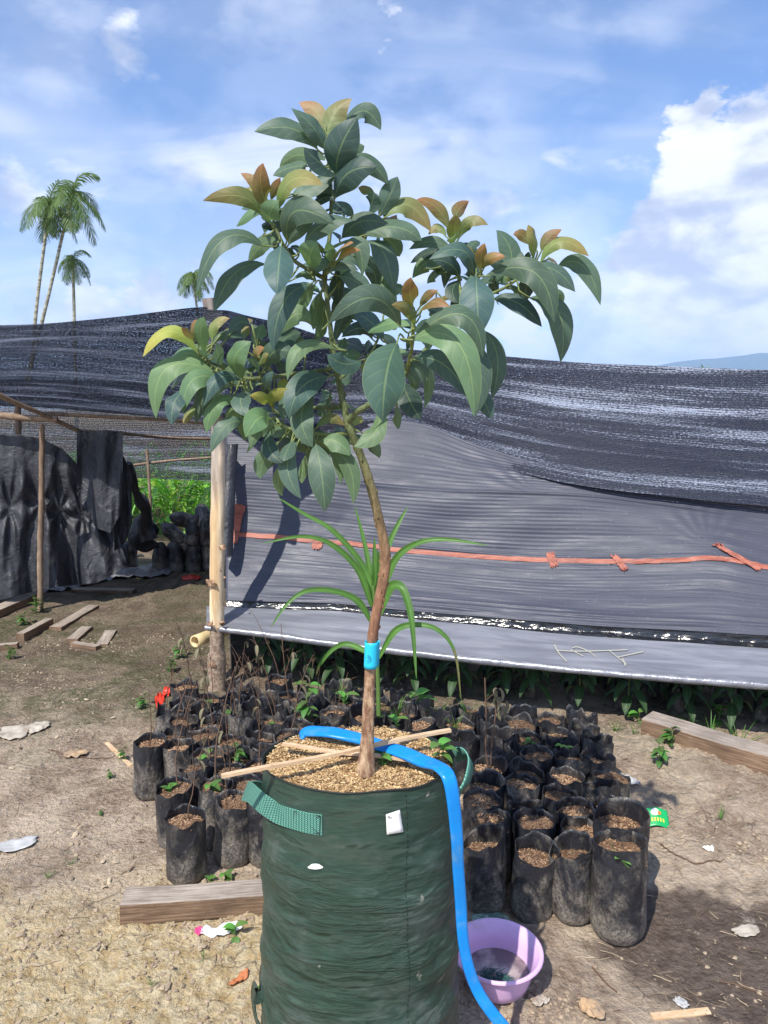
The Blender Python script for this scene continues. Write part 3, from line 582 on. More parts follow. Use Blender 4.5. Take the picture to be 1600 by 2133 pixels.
def leaf_mesh(mb, Bp, Mp, Tp, w, kind, roll, facing):
    c0 = Bp; c2 = Tp; c1 = Mp*2 - (Bp + Tp)/2; nt, ns = 18, 8
    ca, cb = KC[kind]; j = random.uniform(.82, 1.18); jb = random.uniform(.9, 1.1)
    pk = random.uniform(.92, 1.18); wav = random.uniform(0, 6); fold = random.uniform(.08, .30); amp = random.uniform(.02, .09); wf = random.uniform(7, 14)
    rows, uvs, cols = [], [], []
    for i in range(nt + 1):
        t = i/nt; p = c0*(1-t)**2 + c1*2*t*(1-t) + c2*t*t; tg = (2*(1-t)*(c1-c0) + 2*t*(c2-c1)).normalized()
        n = (facing - tg*facing.dot(tg))
        if n.length < .05: n = Vector((0, -1, .2)) - tg*Vector((0, -1, .2)).dot(tg)
        n.normalize(); n = Matrix.Rotation(roll*(1 - .35*t), 3, tg) @ n; sd = tg.cross(n)
        ww = w*.5*max(0.0, math.sin(math.pi*min(1, t**pk)))**.78
        if t > .92: ww *= 1 - .25*(t-.92)/.08
        ww = max(ww, .0012 if t < .99 else .0003)
        tw = mnoise.noise(Vector((t*3 + wav, roll, 0)))*.35
        sd2 = (sd*math.cos(tw) + n*math.sin(tw)); n2 = tg.cross(sd2)*-1
        r, uu, cc = [], [], []
        for k in range(ns + 1):
            s = -1 + 2*k/ns; rip = amp*math.sin(wf*t + wav + (1.3 if s > 0 else 0))*abs(s)**2
            r.append(p + sd2*(s*ww) + n*(ww*(fold*abs(s)**1.3*(-1 if True else 1) + rip) + ww*.10))
            uu.append((k/ns, t)); f = t**1.2; cc.append(tuple(max(.004, (ca[q]*(1-f) + cb[q]*f)*j*(jb if q == 2 else 1)) for q in range(3)))
        rows.append(r); uvs.append(uu); cols.append(cc)
    mb.grid(rows, uvs, cols)
GRP = {}; STALK = MB()
def nearest(px, py):
    d2 = (nodes[:, 0]-px)**2 + (nodes[:, 1]-py)**2; i = int(np.argmin(d2)); return nodes[i], math.sqrt(d2[i])
shoots = {'lead': (683, 312), 'b1': (560, 425), 'b2': (694, 535), 'b8': (802, 452), 'b3a': (860, 665), 'b3': (993, 575), 'b3b': (1111, 548), 'b3c': (941, 507), 'b4': (411, 735), 'b4a': (545, 750), 'b5': (569, 852), 'b6': (621, 899), 'low': (700, 905), 'mid': (672, 590), 'b9': (760, 720)}
for zone, lst in (('A', A), ('B', B), ('C', C)):
    ox, oy, sc = LEAF[zone]
    for (bx, by, mx_, my, tx, ty, wd, kind, L) in lst:
        b = (ox + bx/sc, oy + by/sc); m_ = (ox + mx_/sc, oy + my/sc); t_ = (ox + tx/sc, oy + ty/sc)
        # photographed midpoints lie outside the chord: pull them on to the arc
        nd_, dist = nearest(*b)
        k = min(shoots, key=lambda q: (shoots[q][0]-b[0])**2 + (shoots[q][1]-b[1])**2)
        ln = math.hypot(t_[0]-b[0], t_[1]-b[1]); reach = max(0, 150 - ln)/150*.6 + .35
        offb = nd_[2] - L*.035 + random.uniform(-.01, .01); offt = offb - L*.11*reach*1.4 + random.uniform(-.02, .02)
        offm = (offb + offt)/2 - .02*L
        Bp, Mp, Tp = P(b[0], b[1], TY+offb), P(m_[0], m_[1], TY+offm), P(t_[0], t_[1], TY+offt)
        roll = random.choice((-1, 1))*random.uniform(.05, .45) if wd > 60 else random.uniform(-.6, .6)
        ww = wd/sc*m_per_px(TY+offm, 1.7)/math.cos(roll)*1.0
        facing = Vector((random.uniform(-.2, .2), -1, random.uniform(.1, .5))).normalized()
        g = GRP.setdefault(k, {'n': [], 'y': []}); lm = MB(); g['y' if kind in 'oyY' else 'n'].append(lm)
        leaf_mesh(lm, Bp, Mp, Tp, ww, kind, roll, facing)
        np_ = P(nd_[0], nd_[1], TY + nd_[2])
        if dist < 95:
            dirb = (Mp - Bp).normalized(); c = Bp - dirb*min(.03, (Bp-np_).length*.5); mid = (np_ + c)/2 + Vector((0, 0, -.004))
            STALK.tube(spline([np_, mid, c, Bp, Bp + dirb*.012], 3), [.0026, .0024, .0022, .0021, .002, .0019, .0018, .0018, .0017, .0016, .0015, .0014, .001], 5)
for k, (sx, sy) in shoots.items():          # fuller whorls round every shoot
    nn = {'b4': 7, 'b5': 7, 'b6': 6, 'b4a': 6, 'lead': 5, 'b1': 6, 'b3': 6, 'b3b': 5, 'b3c': 6, 'b3a': 5, 'b8': 6, 'low': 5, 'mid': 6}.get(k, 6)
    nd_, _ = nearest(sx, sy)
    for q in range(nn):
        an = 2*math.pi*q/nn + random.uniform(-.35, .35) + .4; ln = random.uniform(58, 98); dx, dy = math.cos(an), -math.sin(an)
        bx, by = sx + dx*7, sy + 16 + dy*5 + random.uniform(-4, 10); tx, ty = bx + dx*ln*.95, by + dy*ln*.45 + ln*random.uniform(.15, .45); mx2, my2 = (bx+tx)/2 - dx*3, (by+ty)/2 - ln*random.uniform(.10, .2)
        off = nd_[2] + .02; offt = off + .05 + .05*abs(math.sin(an*2)) + random.uniform(-.02, .05)
        lm = MB(); GRP.setdefault(k, {'n': [], 'y': []})['n'].append(lm)
        leaf_mesh(lm, P(bx, by, TY+off), P(mx2, my2, TY+(off+offt)/2), P(tx, ty, TY+offt), random.uniform(27, 36)*m_per_px(TY, 1.7), random.choice('gglud'), random.uniform(-.5, .5), Vector((random.uniform(-.3, .3), -1, random.uniform(.2, .7))).normalized())
cr = MB()
for k, g in GRP.items():
    for lm in g['n']:
        cr.add(lm.v, lm.f); del cr.uv[-len(lm.uv):], cr.c[-len(lm.c):]; cr.uv.extend(lm.uv); cr.c.extend(lm.c)
cr.hascol = True; cr.add(STALK.v, STALK.f, None, None, 1)
crown = cr.build('crown', ['leaf', 'twig'], tree)
for k, g in GRP.items():
    if g['y']:
        a = MB()
        for lm in g['y']: a.add(lm.v, lm.f)
        a.uv = [u for lm in g['y'] for u in lm.uv]; a.c = [c for lm in g['y'] for c in lm.c]; a.hascol = True
        a.build('young_leaves', 'leaf', crown)['label'] = 'bronze and yellow-green young leaves at the shoot tip'
# blue plastic tag wrapped round the trunk
tg_ = MB(); rows = []; tl = [(760, 1336, 795, 1336), (760, 1362, 796, 1363), (759, 1388, 795, 1391)]
c0 = P(774, 1336, TY-.022); c1 = P(772, 1390, TY-.024); rr = 13.0*mp
for i in range(9):
    t = i/8; c = c0.lerp(c1, t); r = []
    for k in range(40):
        a = R(-250) + R(330)*k/30 if k <= 30 else None
        if a is not None: r.append(c + Vector((math.cos(a)*rr*1.04, math.sin(a)*rr*1.04, 0)))
        else:
            e = r[30] if len(r) > 30 else r[-1]; s_ = (k-30)/9
            r.append(r[30] + Vector((.016*s_, -.006*s_ - .002*math.sin(s_*3+t*2), -.001*s_)))
    rows.append(r)
# front face flap: a flat strip turned towards the viewer
tg_.grid(rows)
tagr = tg_.build('plant_tag', 'tag_blue'); tag(tagr, 'bright blue plastic tag wrapped round the avocado trunk', 'tag')
tagr.modifiers.new('thick', 'SOLIDIFY').thickness = .0006
ins = MB()
def front_of(px, py, k=1.0):
    c = P(px, py, TY-.022); x0 = P(775 - (py-1336)*3/54, py, TY-.022).x; dx = min(abs(c.x - x0), rr*.98)
    return Vector((c.x, c.y - math.sqrt(max(rr*rr*1.1 - dx*dx, 0)) - .0016, c.z))
for (r0, px0, py0) in ((8.0, 765, 1369), (4.5, 765, 1369)):      # the round stamp, cut by the tag's edge
    pts = [front_of(px0 + r0*math.cos(a), py0 + r0*math.sin(a)) for a in [R(-85) + R(175)*i/14 for i in range(15)]]
    ins.tube(pts, .0009, 4)
for yy, x0, x1 in ((1340, 762, 768), (1366, 762, 765), (1371, 762, 766)):
    ins.tube([front_of(x0, yy), front_of(x1, yy)], .0008, 4)
ins.build('printed_mark', 'ink_tag', tagr)
# ------------------------------------------------------------ the green grow bag
BX, BY, BZ = P(748, 1578, 1.62).x, 1.62, .80
bag = empty('grow_bag', (BX, BY, 0), 'tall dark green woven grow bag holding the avocado tree, wood chips on top', 'grow bag')
def bag_r(a, z):
    t = z/BZ; ra = .246 + (.222-.246)*t; rb = .212 + (.160-.212)*t
    if t < .10: k = 1 - .16*(1 - t/.10)**2; ra *= k; rb *= k
    r = 1.0
    r += .010*math.sin(z*38 + 1.2*math.sin(a*2 + z*5))*math.exp(-((z-.33)/.24)**2)*(1 + .6*math.sin(a*3+z*9))
    r += .020*mnoise.noise(Vector((math.cos(a)*2.2, math.sin(a)*2.2, z*9))) + .024*mnoise.noise(Vector((math.cos(a)*1.8+2, math.sin(a)*1.8, z*24)))*(1 if z < .68 else max(0, (.8-z)/.12)) - .030*max(0, .16-abs(mnoise.noise(Vector((math.cos(a)*1.5+7, math.sin(a)*1.5, z*15 + mnoise.noise(Vector((a*2, z*6, 0)))*1.2))))) *(1.5 if z < .7 else .5) - .022*(1 if z < .6 else .3)*max(0, .18-abs(mnoise.noise(Vector((math.cos(a)*2.6+3, math.sin(a)*2.6, z*38))))) + .004*mnoise.noise(Vector((math.cos(a)*9, math.sin(a)*9, z*90)))
    if t > .9: r += .012*mnoise.noise(Vector((math.cos(a)*3.5+4, math.sin(a)*3.5, z*3)))*(t-.9)*10
    return ra*r, rb*r
def bag_p(a, z, off=0.0):
    ra, rb = bag_r(a, z); c, s = math.cos(a), math.sin(a); n = 2.0
    return Vector((BX + (ra+off)*c, BY + (rb+off)*s, z))
NA, NZ = 220, 210; m = MB(); rows = []; uvs = []
def rimz(a): return BZ + .006*mnoise.noise(Vector((math.cos(a)*2, math.sin(a)*2, 7))) + (.012 if -R(60) < a < -R(20) else 0)*math.sin((a+R(60))/R(40)*math.pi) - .004
for i in range(NZ+1):
    zz = i/NZ; r = []; u = []
    for k in range(NA):
        a = 2*math.pi*k/NA; z = zz*rimz(a); r.append(bag_p(a, z)); u.append((k/NA*1.5, z))
    rows.append(r); uvs.append(u)
m.grid(rows, uvs, close=True); m.add(rows[0], [tuple(range(NA))[::-1]])
body = m.build('bag_body', 'green_bag', bag); body.modifiers.new('t', 'SOLIDIFY').thickness = .002
# folded rim binding and seam
m = MB(); m.tube([bag_p(2*math.pi*k/150, rimz(2*math.pi*k/150), .0005) + Vector((0, 0, .001)) for k in range(150)] + [bag_p(0, rimz(0), .0005)], .0022, 6, wob=.5); m.build('rim_binding', 'thread', bag)
m = MB(); a0 = R(-62)
for k in range(60):
    z0 = .04 + k*.0125; m.tube([bag_p(a0 + .01*math.sin(z0*20), z0, .0012), bag_p(a0 + .01*math.sin(z0*20), z0 + .007, .0012)], .0007, 4)
for k in range(48):
    a = R(-62) + R(60)*k/47; m.tube([bag_p(a, rimz(a)-.03, .0015), bag_p(a + R(.7), rimz(a)-.03, .0015)], .0006, 4)
m.build('seam_stitching', 'thread', bag)
# husk soil with loose flakes
def soil_z(x, y):
    u, v = (x-BX)/.21, (y-BY)/.15; r = math.hypot(u, v)
    return .782 + .020*max(0, 1-r) + .020*max(0, v)*(1-u*.3) + .010*mnoise.noise(Vector((x*14, y*14, 1))) + .004*mnoise.noise(Vector((x*60, y*60, 1)))
m = MB(); rows = []
for i in range(31):
    r = []
    for k in range(90):
        a = 2*math.pi*k/90; f = i/30; e = bag_p(a, BZ-.006, -.003); x = BX + (e.x-BX)*f; y = BY + (e.y-BY)*f; r.append(Vector((x, y, soil_z(x, y) - (.01 if i == 30 else 0))))
    rows.append(r)
m.grid(rows, close=True)
so_ = m.build('soil', 'soil_husk', bag)
m = MB()
def flakes(mb, n, pos, sl, sw):
    for _ in range(n):
        p = pos(); l = random.uniform(*sl); M_ = Matrix.Translation(p) @ Matrix.Rotation(random.uniform(0, 6.28), 4, 'Z') @ Matrix.Rotation(random.gauss(0, .3), 4, 'Y') @ Matrix.Rotation(random.gauss(0, .6), 4, 'X')
        g = random.random()**1.3; mb.box(M_, l, random.uniform(*sw), .0012, col=(g, g, g), jit=.0005)
def pp():
    while True:
        a = random.uniform(0, 6.28); f = math.sqrt(random.random())*.975; e = bag_p(a, BZ-.006, -.004); x = BX+(e.x-BX)*f; y = BY+(e.y-BY)*f
        if mnoise.noise(Vector((x*9, y*9, 5))) > -.8: return Vector((x, y, soil_z(x, y) + random.uniform(-.001, .004)))
flakes(m, 10000, pp, (.003, .011), (.0011, .0026)); o = m.build('wood_chips', 'husk_flake', bag, smooth=False); o['kind'] = 'stuff'
# handles
def strap(mb, path, nrm, width, thick=.003):
    path = [Vector(p) for p in spline(path, 6)]; nrm = [Vector(p) for p in spline(nrm, 6)]; rows = []; uv = []; L = 0; top = []; 
    for i, p in enumerate(path):
        if i: L += (p-path[i-1]).length
        t = (path[min(i+1, len(path)-1)] - path[max(i-1, 0)]).normalized(); n = (nrm[i] - t*nrm[i].dot(t)).normalized(); s = t.cross(n)*(width/2); th = n*thick/2
        rows.append([p - s - th, p + s - th, p + s + th, p - s + th]); uv.append([(0, L), (width, L), (width, L), (0, L)])
    mb.grid(rows, uv, close=True); mb.add(rows[0], [(0, 1, 2, 3)]); mb.add(rows[-1], [(3, 2, 1, 0)])
m = MB()
def bp(px, py, off=.003):               # point on the bag's front where the photograph shows it
    o_ = Vector((0, 0, CAMZ)); d_ = ray(px, py).normalized(); best = None
    for i in range(700):
        p = o_ + d_*(1.35 + i*.0012*1.0); z = p.z
        if not 0 < z < BZ+.02: continue
        a = math.atan2((p.y-BY)/.18, (p.x-BX)/.23); ra, rb = bag_r(a, min(z, BZ)); v = ((p.x-BX)/ra)**2 + ((p.y-BY)/rb)**2
        if v <= 1: return p - d_*off
        if best is None or v < best[0]: best = (v, p)
    return best[1] - d_*off
L0, L1, L2, L3 = bp(664, 1719), bp(615, 1708), bp(580, 1696, .006), P(548, 1672, 1.53)
Lp = [bp(671, 1719), bp(640, 1714), bp(610, 1706), bp(578, 1694, .010), P(545, 1672, 1.54), P(520, 1650, 1.60), P(511, 1648, 1.67), P(530, 1642, 1.73), P(552, 1655, 1.745)]
Ln = [Vector((-.1, -1, .1)), Vector((-.15, -1, .1)), Vector((-.25, -1, .1)), Vector((-.4, -1, .2)), Vector((-.75, -.7, .3)), Vector((-1, -.3, .3)), Vector((-1, .2, .3)), Vector((-.5, .8, .3)), Vector((0, 1, .2))]
strap(m, Lp, Ln, .044); hl = m.build('carry_handle', 'webbing', bag); sharp(hl)
m = MB(); q = [bp(613, 1690, .0055), bp(668, 1700, .0055), bp(666, 1738, .0055), bp(611, 1724, .0055)]
for a, b in ((0, 1), (1, 2), (2, 3), (3, 0), (0, 2), (1, 3)): m.tube([q[a].lerp(q[b], t/8) for t in range(9)], .0008, 4)
m.build('stitching', 'thread', hl)
m = MB(); Rp = [bag_p(R(-16), .700, .004), P(936, 1672, 1.60), P(948, 1640, 1.66), P(962, 1590, 1.72), P(955, 1568, 1.76), P(940, 1575, 1.76), P(925, 1600, 1.74)]
strap(m, [bag_p(R(-18), .705, .003), bag_p(R(-12), .73, .010), P(972, 1625, 1.60), P(980, 1592, 1.65), P(970, 1570, 1.70), P(942, 1575, 1.74), P(925, 1590, 1.745)],
      [(1, -.3, 0), (1, -.3, 0), (1, -.1, .1), (1, 0, .3), (.8, .2, .6), (.3, .8, .3), (0, 1, .2)], .040)
m.build('carry_handle', 'webbing', bag)
m = MB(); z1 = P(550, 1995, 1.6); strap(m, [P(553, 1990, 1.62), P(545, 2030, 1.60), P(545, 2062, 1.58), P(534, 2075, 1.57), P(531, 2060, 1.6), P(528, 2080, 1.62), P(533, 2120, 1.6), P(548, 2150, 1.58)], [(-1, -.4, 0), (-1, -.5, 0), (-1, -.5, .2), (-.5, -1, .4), (-1, -.4, 0), (-1, -.5, 0), (-1, -.4, 0), (-1, -.4, 0)], .035, .003)
o = m.build('carry_handle', 'green_bag', bag); o['label'] = 'dark lower handle folded out from the left side of the bag'
# white label
m = MB(); qs = [(804, 1697), (833, 1687), (841, 1733), (806, 1739)]; rows = []
for i in range(6):
    t = i/5; r = []
    for k in range(6):
        s = k/5; px = (qs[0][0]*(1-s)+qs[1][0]*s)*(1-t) + (qs[3][0]*(1-s)+qs[2][0]*s)*t; py = (qs[0][1]*(1-s)+qs[1][1]*s)*(1-t) + (qs[3][1]*(1-s)+qs[2][1]*s)*t
        r.append(bp(px, py, .003 + .0010*abs(math.sin(s*3.0)) + .002*t*t))
    rows.append(r)
m.grid(rows, flip=True); lb = m.build('care_label', 'white_paper', bag); lb.modifiers.new('t', 'SOLIDIFY').thickness = .0006
m = MB()
for a, b in (((808, 1704), (808, 1699)), ((808, 1699), (811, 1704)), ((811, 1704), (811, 1699)), ((811, 1704), (815, 1704)), ((815, 1704), (815, 1701))): m.tube([bp(a[0], a[1], .0050), bp(b[0], b[1], .0050)], .0004, 4)
m.build('printed_mark', 'ink', lb)
# pale stain
m = MB()
for (cx, cy, rx, ry) in ((657, 1805, 15, 6),):
    pts = [bp(cx + rx*math.cos(a)*(1+.2*math.sin(3*a)), cy + ry*math.sin(a), .006) for a in [2*math.pi*i/16 for i in range(16)]]
    m.add(pts + [bp(cx, cy, .0065)], [(i, (i+1) % 16, 16) for i in range(16)])
m.build('white_stain', 'white_paper', bag)
# blue lay-flat hose
m = MB()
Hp = [G(628, 1537, .80), G(640, 1524, .815), G(680, 1524, .83), G(735, 1535, .828), G(790, 1552, .826), G(845, 1570, .824), G(890, 1588, .822), P(922, 1602, 1.50), P(938, 1630, 1.475), P(947, 1690, 1.47), P(952, 1750, 1.47), P(955, 1810, 1.475), P(960, 1880, 1.48), P(964, 1950, 1.48), P(975, 2010, 1.475), P(994, 2062, 1.47), P(1020, 2103, 1.46), P(1050, 2140, 1.45), P(1100, 2200, 1.44), P(1160, 2290, 1.43)]
Hn = [(-.6, 0, .8), (-.3, -.3, 1), (0, -.25, 1), (0, -.3, 1), (0, -.35, 1), (.05, -.4, 1), (.2, -.5, .9), (.4, -.8, .6), (.3, -1, .15), (.2, -1, .05), (.15, -1, 0), (.1, -1, 0), (.1, -1, 0), (.1, -1, 0), (.0, -1, .1), (0, -1, .2), (0, -1, .3), (0, -1, .4), (0, -1, .5), (0, -1, .6)]
HW = [.030, .034, .038, .034, .033, .036, .036, .034, .031, .029, .027, .026, .026, .025, .025, .026, .027, .027, .027, .027]
path = [Vector(p) for p in spline(Hp, 8)]; nr_ = [Vector(p) for p in spline(Hn, 8)]; ww = [float(x[0]) for x in spline([(v,) for v in HW], 8)]
rows = []
for i, p in enumerate(path):
    t = (path[min(i+1, len(path)-1)] - path[max(i-1, 0)]).normalized(); n = (nr_[i] - t*nr_[i].dot(t)).normalized(); s = t.cross(n)
    th = .0078 + .0014*math.sin(i*.31); dn = .35*mnoise.noise(Vector((i*.12, 3, 0)))
    rows.append([p + s*(ww[i]/2*math.copysign(abs(math.cos(a))**.8, math.cos(a))) + n*(th*math.sin(a)*(1 - .35*(1-abs(math.cos(a)))*(1 if math.sin(a) > 0 else 0)) + dn*.01) for a in [2*math.pi*k/16 for k in range(16)]])
m.grid(rows, close=True); m.add(rows[0], [tuple(range(16))[::-1]]); m.add(rows[-1], [tuple(range(16))])
tag(m.build('garden_hose', 'hose_blue'), 'flat blue hose laid over the soil and hanging down the green bag', 'hose')
# wooden laths on the soil
def lath(p, q, wd, th, label, nm='wooden_lath'):
    d_ = (q-p); L = d_.length; M_ = Matrix.Translation((p+q)/2) @ d_.to_track_quat('X', 'Z').to_matrix().to_4x4()
    m = MB(); k = 10
    for i in range(k+1):
        pass
    rows = []
    for i in range(k+1):
        x = -L/2 + L*i/k; b = .0018*math.sin(i*.9+1); rows.append([M_ @ Vector((x, yy*wd/2 + b, zz*th/2 + b*.5)) for yy, zz in ((-1, -1), (1, -1), (1, 1), (-1, 1))])
    m.grid(rows, close=True, flip=True); m.add(rows[0], [(0, 1, 2, 3)]); m.add(rows[-1], [(3, 2, 1, 0)])
    return tag(m.build(nm, 'lath_wood', smooth=False), label, 'stick')
pa, pb = P(462, 1617, 1.46), P(938, 1520, 1.84)
zz_ = soil_z(BX, BY) + .012
lath(G(462, 1618, .826), G(938, 1520, .845), .011, .007, 'long pale wooden lath across the grow bag, its left end sticking out over the rim')
lath(G(588, 1551, .822), G(872, 1586, .812), .012, .005, 'short reddish wooden lath lying behind the trunk on the wood chips')
# ------------------------------------------------------------ wooden post, nets, film
def pole(name, pts, rad, label, mat='pole_wood', cat='pole', n=10, group=None, wob=.25, loc=None):
    m = MB(); pts = spline(pts, 8); k = len(pts)
    rr = [rad[0] + (rad[1]-rad[0])*i/(k-1) for i in range(k)] if isinstance(rad, tuple) else [rad]*k
    pts = [Vector(p) + Vector((mnoise.noise(Vector(p)*3), mnoise.noise(Vector(p)*3+Vector((5, 0, 0))), 0))*rad_w(rr[0]) for p in pts]
    m.tube(pts, rr, n, wob=wob); return tag(m.build(name, mat), label, cat, group)
def rad_w(r): return r*.35
pb_ = G(451, 1437); pt_ = P(434, 622, 4.02)
post = empty('net_post', tuple(pb_), 'thick peeled wooden post with a sawn top holding up the shade net', 'post')
m = MB(); pts = spline([pb_ + Vector((0, 0, -.05)), P(452, 1370, 4.06), P(452, 1250, 4.05), P(453, 1100, 4.05), P(455, 930, 4.05), P(454, 800, 4.05), P(446, 700, 4.04), pt_], 14)
k = len(pts); m.tube(pts, [(.052 if i < k*.16 else .043) - .010*i/k for i in range(k)], 20, wob=.13, cap=False)
ring = m.v[-20:]; m.build('post_shaft', 'post_wood', post)
m = MB(); cc = sum((Vector(v) for v in ring), Vector())/20; up = (Vector(pts[-1])-Vector(pts[-2])).normalized()
m.add([Vector(v) + up*.001 for v in ring] + [cc + up*.004], [(i, (i+1) % 20, 20) for i in range(20)]); m.build('sawn_end', 'cut_wood', post)
for (px, py, s_) in ((440, 1215, 22), (468, 1205, 8), (464, 1140, 12), (438, 1300, 14), (462, 1298, 12), (441, 1385, 16)):
    m = MB(); c = P(px, py, 4.0); M_ = Matrix.Translation(c) @ Matrix.Rotation(random.uniform(-.5, .5), 4, 'Z') @ Matrix.Rotation(random.uniform(-.4, .4), 4, 'X'); m.box(M_, s_*.0024, .004, s_*.0018, jit=.006); m.build('bark_flake', 'bark', post)

# lofted sheets: rows given as (photo x, photo y, distance) samples
def interp(row, px):
    xs_ = [a for a, _, _ in row]; return float(np.interp(px, xs_, [b for _, b, _ in row])), float(np.interp(px, xs_, [c for _, _, c in row]))
def crv(row, n=8):                      # smooth the sample polyline
    r = spline(row, n); return [(float(a), float(b), float(c)) for a, b, c in r]
def loft(rows, x0, x1, nx, sub, disp=None, lin=False):
    rows = [crv(r) for r in rows]; pts = []; grid = []
    for i in range(nx+1):
        px = x0 + (x1-x0)*i/nx; ctrl = [interp(r, px) for r in rows]
        col = spline(ctrl, sub) if not lin else [np.array(ctrl[k])*(1-t/sub) + np.array(ctrl[k+1])*t/sub for k in range(len(ctrl)-1) for t in range(sub)] + [np.array(ctrl[-1])]
        grid.append([P(px, c[0], c[1]) for c in col])
    g = [[grid[i][j] for i in range(nx+1)] for j in range(len(grid[0]))]      # rows down, columns across
    A_ = np.array(g, dtype=float); dU = np.gradient(A_, axis=1); dV = np.gradient(A_, axis=0); N_ = np.cross(dU, dV); N_ /= np.linalg.norm(N_, axis=2, keepdims=True)+1e-9
    U = np.cumsum(np.linalg.norm(dU, axis=2), axis=1); V = np.cumsum(np.linalg.norm(dV, axis=2), axis=0)
    Um = U.mean(axis=0, keepdims=True).repeat(A_.shape[0], 0); Vm = V.mean(axis=1, keepdims=True).repeat(A_.shape[1], 1)
    if disp is not None: A_ = A_ + N_*disp(Um, Vm, A_)[..., None]
    uv = np.stack([Um, Vm], -1); m = MB(); m.grid(A_.tolist(), uv.tolist()); return m, A_, N_
def fb(x, y, s, seed): return vnoise(np.asarray(x), np.asarray(y), s, seed)
# right-hand plastic film
edge = [(430, 1306, 4.04), (560, 1322, 3.98), (700, 1341, 3.90), (1000, 1375, 3.70), (1300, 1404, 3.50), (1600, 1428, 3.32), (2000, 1462, 3.10), (2700, 1520, 2.80)]
lip = [(a, b-9, c+.03) for a, b, c in edge]
fold = [(430, 1262, 4.26), (560, 1268, 4.20), (700, 1273, 4.13), (850, 1289, 4.04), (1000, 1303, 3.95), (1200, 1323, 3.80), (1600, 1350, 3.55), (2000, 1375, 3.32), (2700, 1420, 3.0)]
fold2 = [(a, b-12 - (a-430)*.012, c+.05) for a, b, c in fold]
tape = [(430, 1105, 4.55), (640, 1125, 4.48), (830, 1145, 4.38), (1000, 1160, 4.28), (1150, 1168, 4.18), (1300, 1169, 4.08), (1480, 1165, 3.96), (1600, 1184, 3.86), (2000, 1230, 3.62), (2700, 1300, 3.3)]
batt = [(430, 985, 4.66), (640, 998, 4.62), (900, 1022, 4.50), (1200, 1032, 4.32), (1400, 1055, 4.20), (1600, 1085, 4.08), (2000, 1130, 3.85), (2700, 1200, 3.5)]
ftop = [(430, 880, 4.86), (640, 880, 4.84), (860, 880, 4.78), (1000, 930, 4.66), (1200, 985, 4.46), (1400, 1015, 4.30), (1600, 1030, 4.16), (2000, 1050, 3.95), (2700, 1090, 3.6)]
def wr(U, V, A_):
    d_ = .010*fb(U*.8, V*10, 1, 21) + .006*fb(U*3, V*24, 1, 22) + .008*fb(U*2.5+V*3, V*5-U*1.4, 1, 23)
    for (qx, qy, qd, amp_, nn_, ph_) in ((1485, 1138, 3.98, .0018, 15, 0), (1120, 1034, 4.36, .0022, 19, 1), (650, 1128, 4.47, .002, 13, 2)):
        q_ = P(qx, qy, qd); dx_ = A_[..., 0]-q_.x; dz_ = (A_[..., 2]-q_.z)*1.2; r_ = np.sqrt(dx_**2 + dz_**2); d_ += amp_*np.cos(np.arctan2(dz_, dx_)*nn_ + ph_ + 9*fb(A_[..., 0], A_[..., 2], 2.5, 77))*np.exp(-r_/.55)*np.clip(r_*5, 0, 1)*(dz_ > -.02)
    for row_, dv_, amp_, wd_ in ((64, 0, .014, .007), (64, .02, .008, .005), (128, -.022, .012, .007), (128, .016, .006, .005), (191, -.03, .014, .008), (191, -.055, .012, .007), (191, -.085, .008, .006)):
        if row_ < V.shape[0]: vb_ = V[row_:row_+1] + dv_ + .012*fb(U, U*0+row_+dv_*50, 1.6, 88); d_ -= amp_*np.exp(-((V-vb_)/wd_)**2)*np.clip(.55 + 1.6*fb(U, U*0+dv_*30, 2.2, 89), 0, 1.2)
    d_ += .0011*(1 + 2*fb(U*1.1, V*9, 1, 90))*np.sin(V*2*np.pi/.021 + 1.2*np.sin(U*2.2) + 5*fb(U*.7, V*3, 1, 91))*np.clip((1.0 - V)*3, .15, 1)
    d_ += .006*np.sin((U*9 + V*16))*np.exp(-((V-.45)/.16)**2)*np.clip(fb(U, V, 1.3, 24)*3+.4, 0, 1)
    return d_
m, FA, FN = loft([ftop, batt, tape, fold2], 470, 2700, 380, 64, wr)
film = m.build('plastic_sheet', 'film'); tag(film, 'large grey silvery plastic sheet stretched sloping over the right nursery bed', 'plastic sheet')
film.modifiers.new('t', 'SOLIDIFY').thickness = .002
m, A2, _ = loft([fold2, fold], 470, 2700, 420, 12, lambda U, V, A_: .022*np.sin(np.clip(V/V.max(), 0, 1)*math.pi) + .010*fb(U*6, V*40, 1, 31) + .007*fb(U*20, V*60, 1, 32))
m.build('rolled_fold', 'black_gloss', film)
m, A3, _ = loft([fold, lip, edge], 430, 2700, 360, 18, lambda U, V, A_: .004*fb(U*1.2, V*30, 1, 41) + .003*fb(U*5, V*60, 1, 42) + .006*np.sin(U*2.1)*V)
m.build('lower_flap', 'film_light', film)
FLO = [crv(r) for r in (ftop, batt, tape, fold2)]; FLA = [crv(r) for r in (fold, lip, edge)]
def on_film(px, py, off=.006):
    c = [interp(r, px) for r in FLO]; c = spline(c, 34)
    j = min(range(len(c)), key=lambda i: abs(c[i][0]-py)); return P(px, py, c[j][1]) + Vector((0, -off*.9, off*.5))
def on_flap(px, py, off=.006):
    c = [interp(r, px) for r in FLA]; ys_ = [q_[0] for q_ in c]; return P(px, py, float(np.interp(py, ys_, [q_[1] for q_ in c]))) + Vector((0, -off*.3, off*1.2))
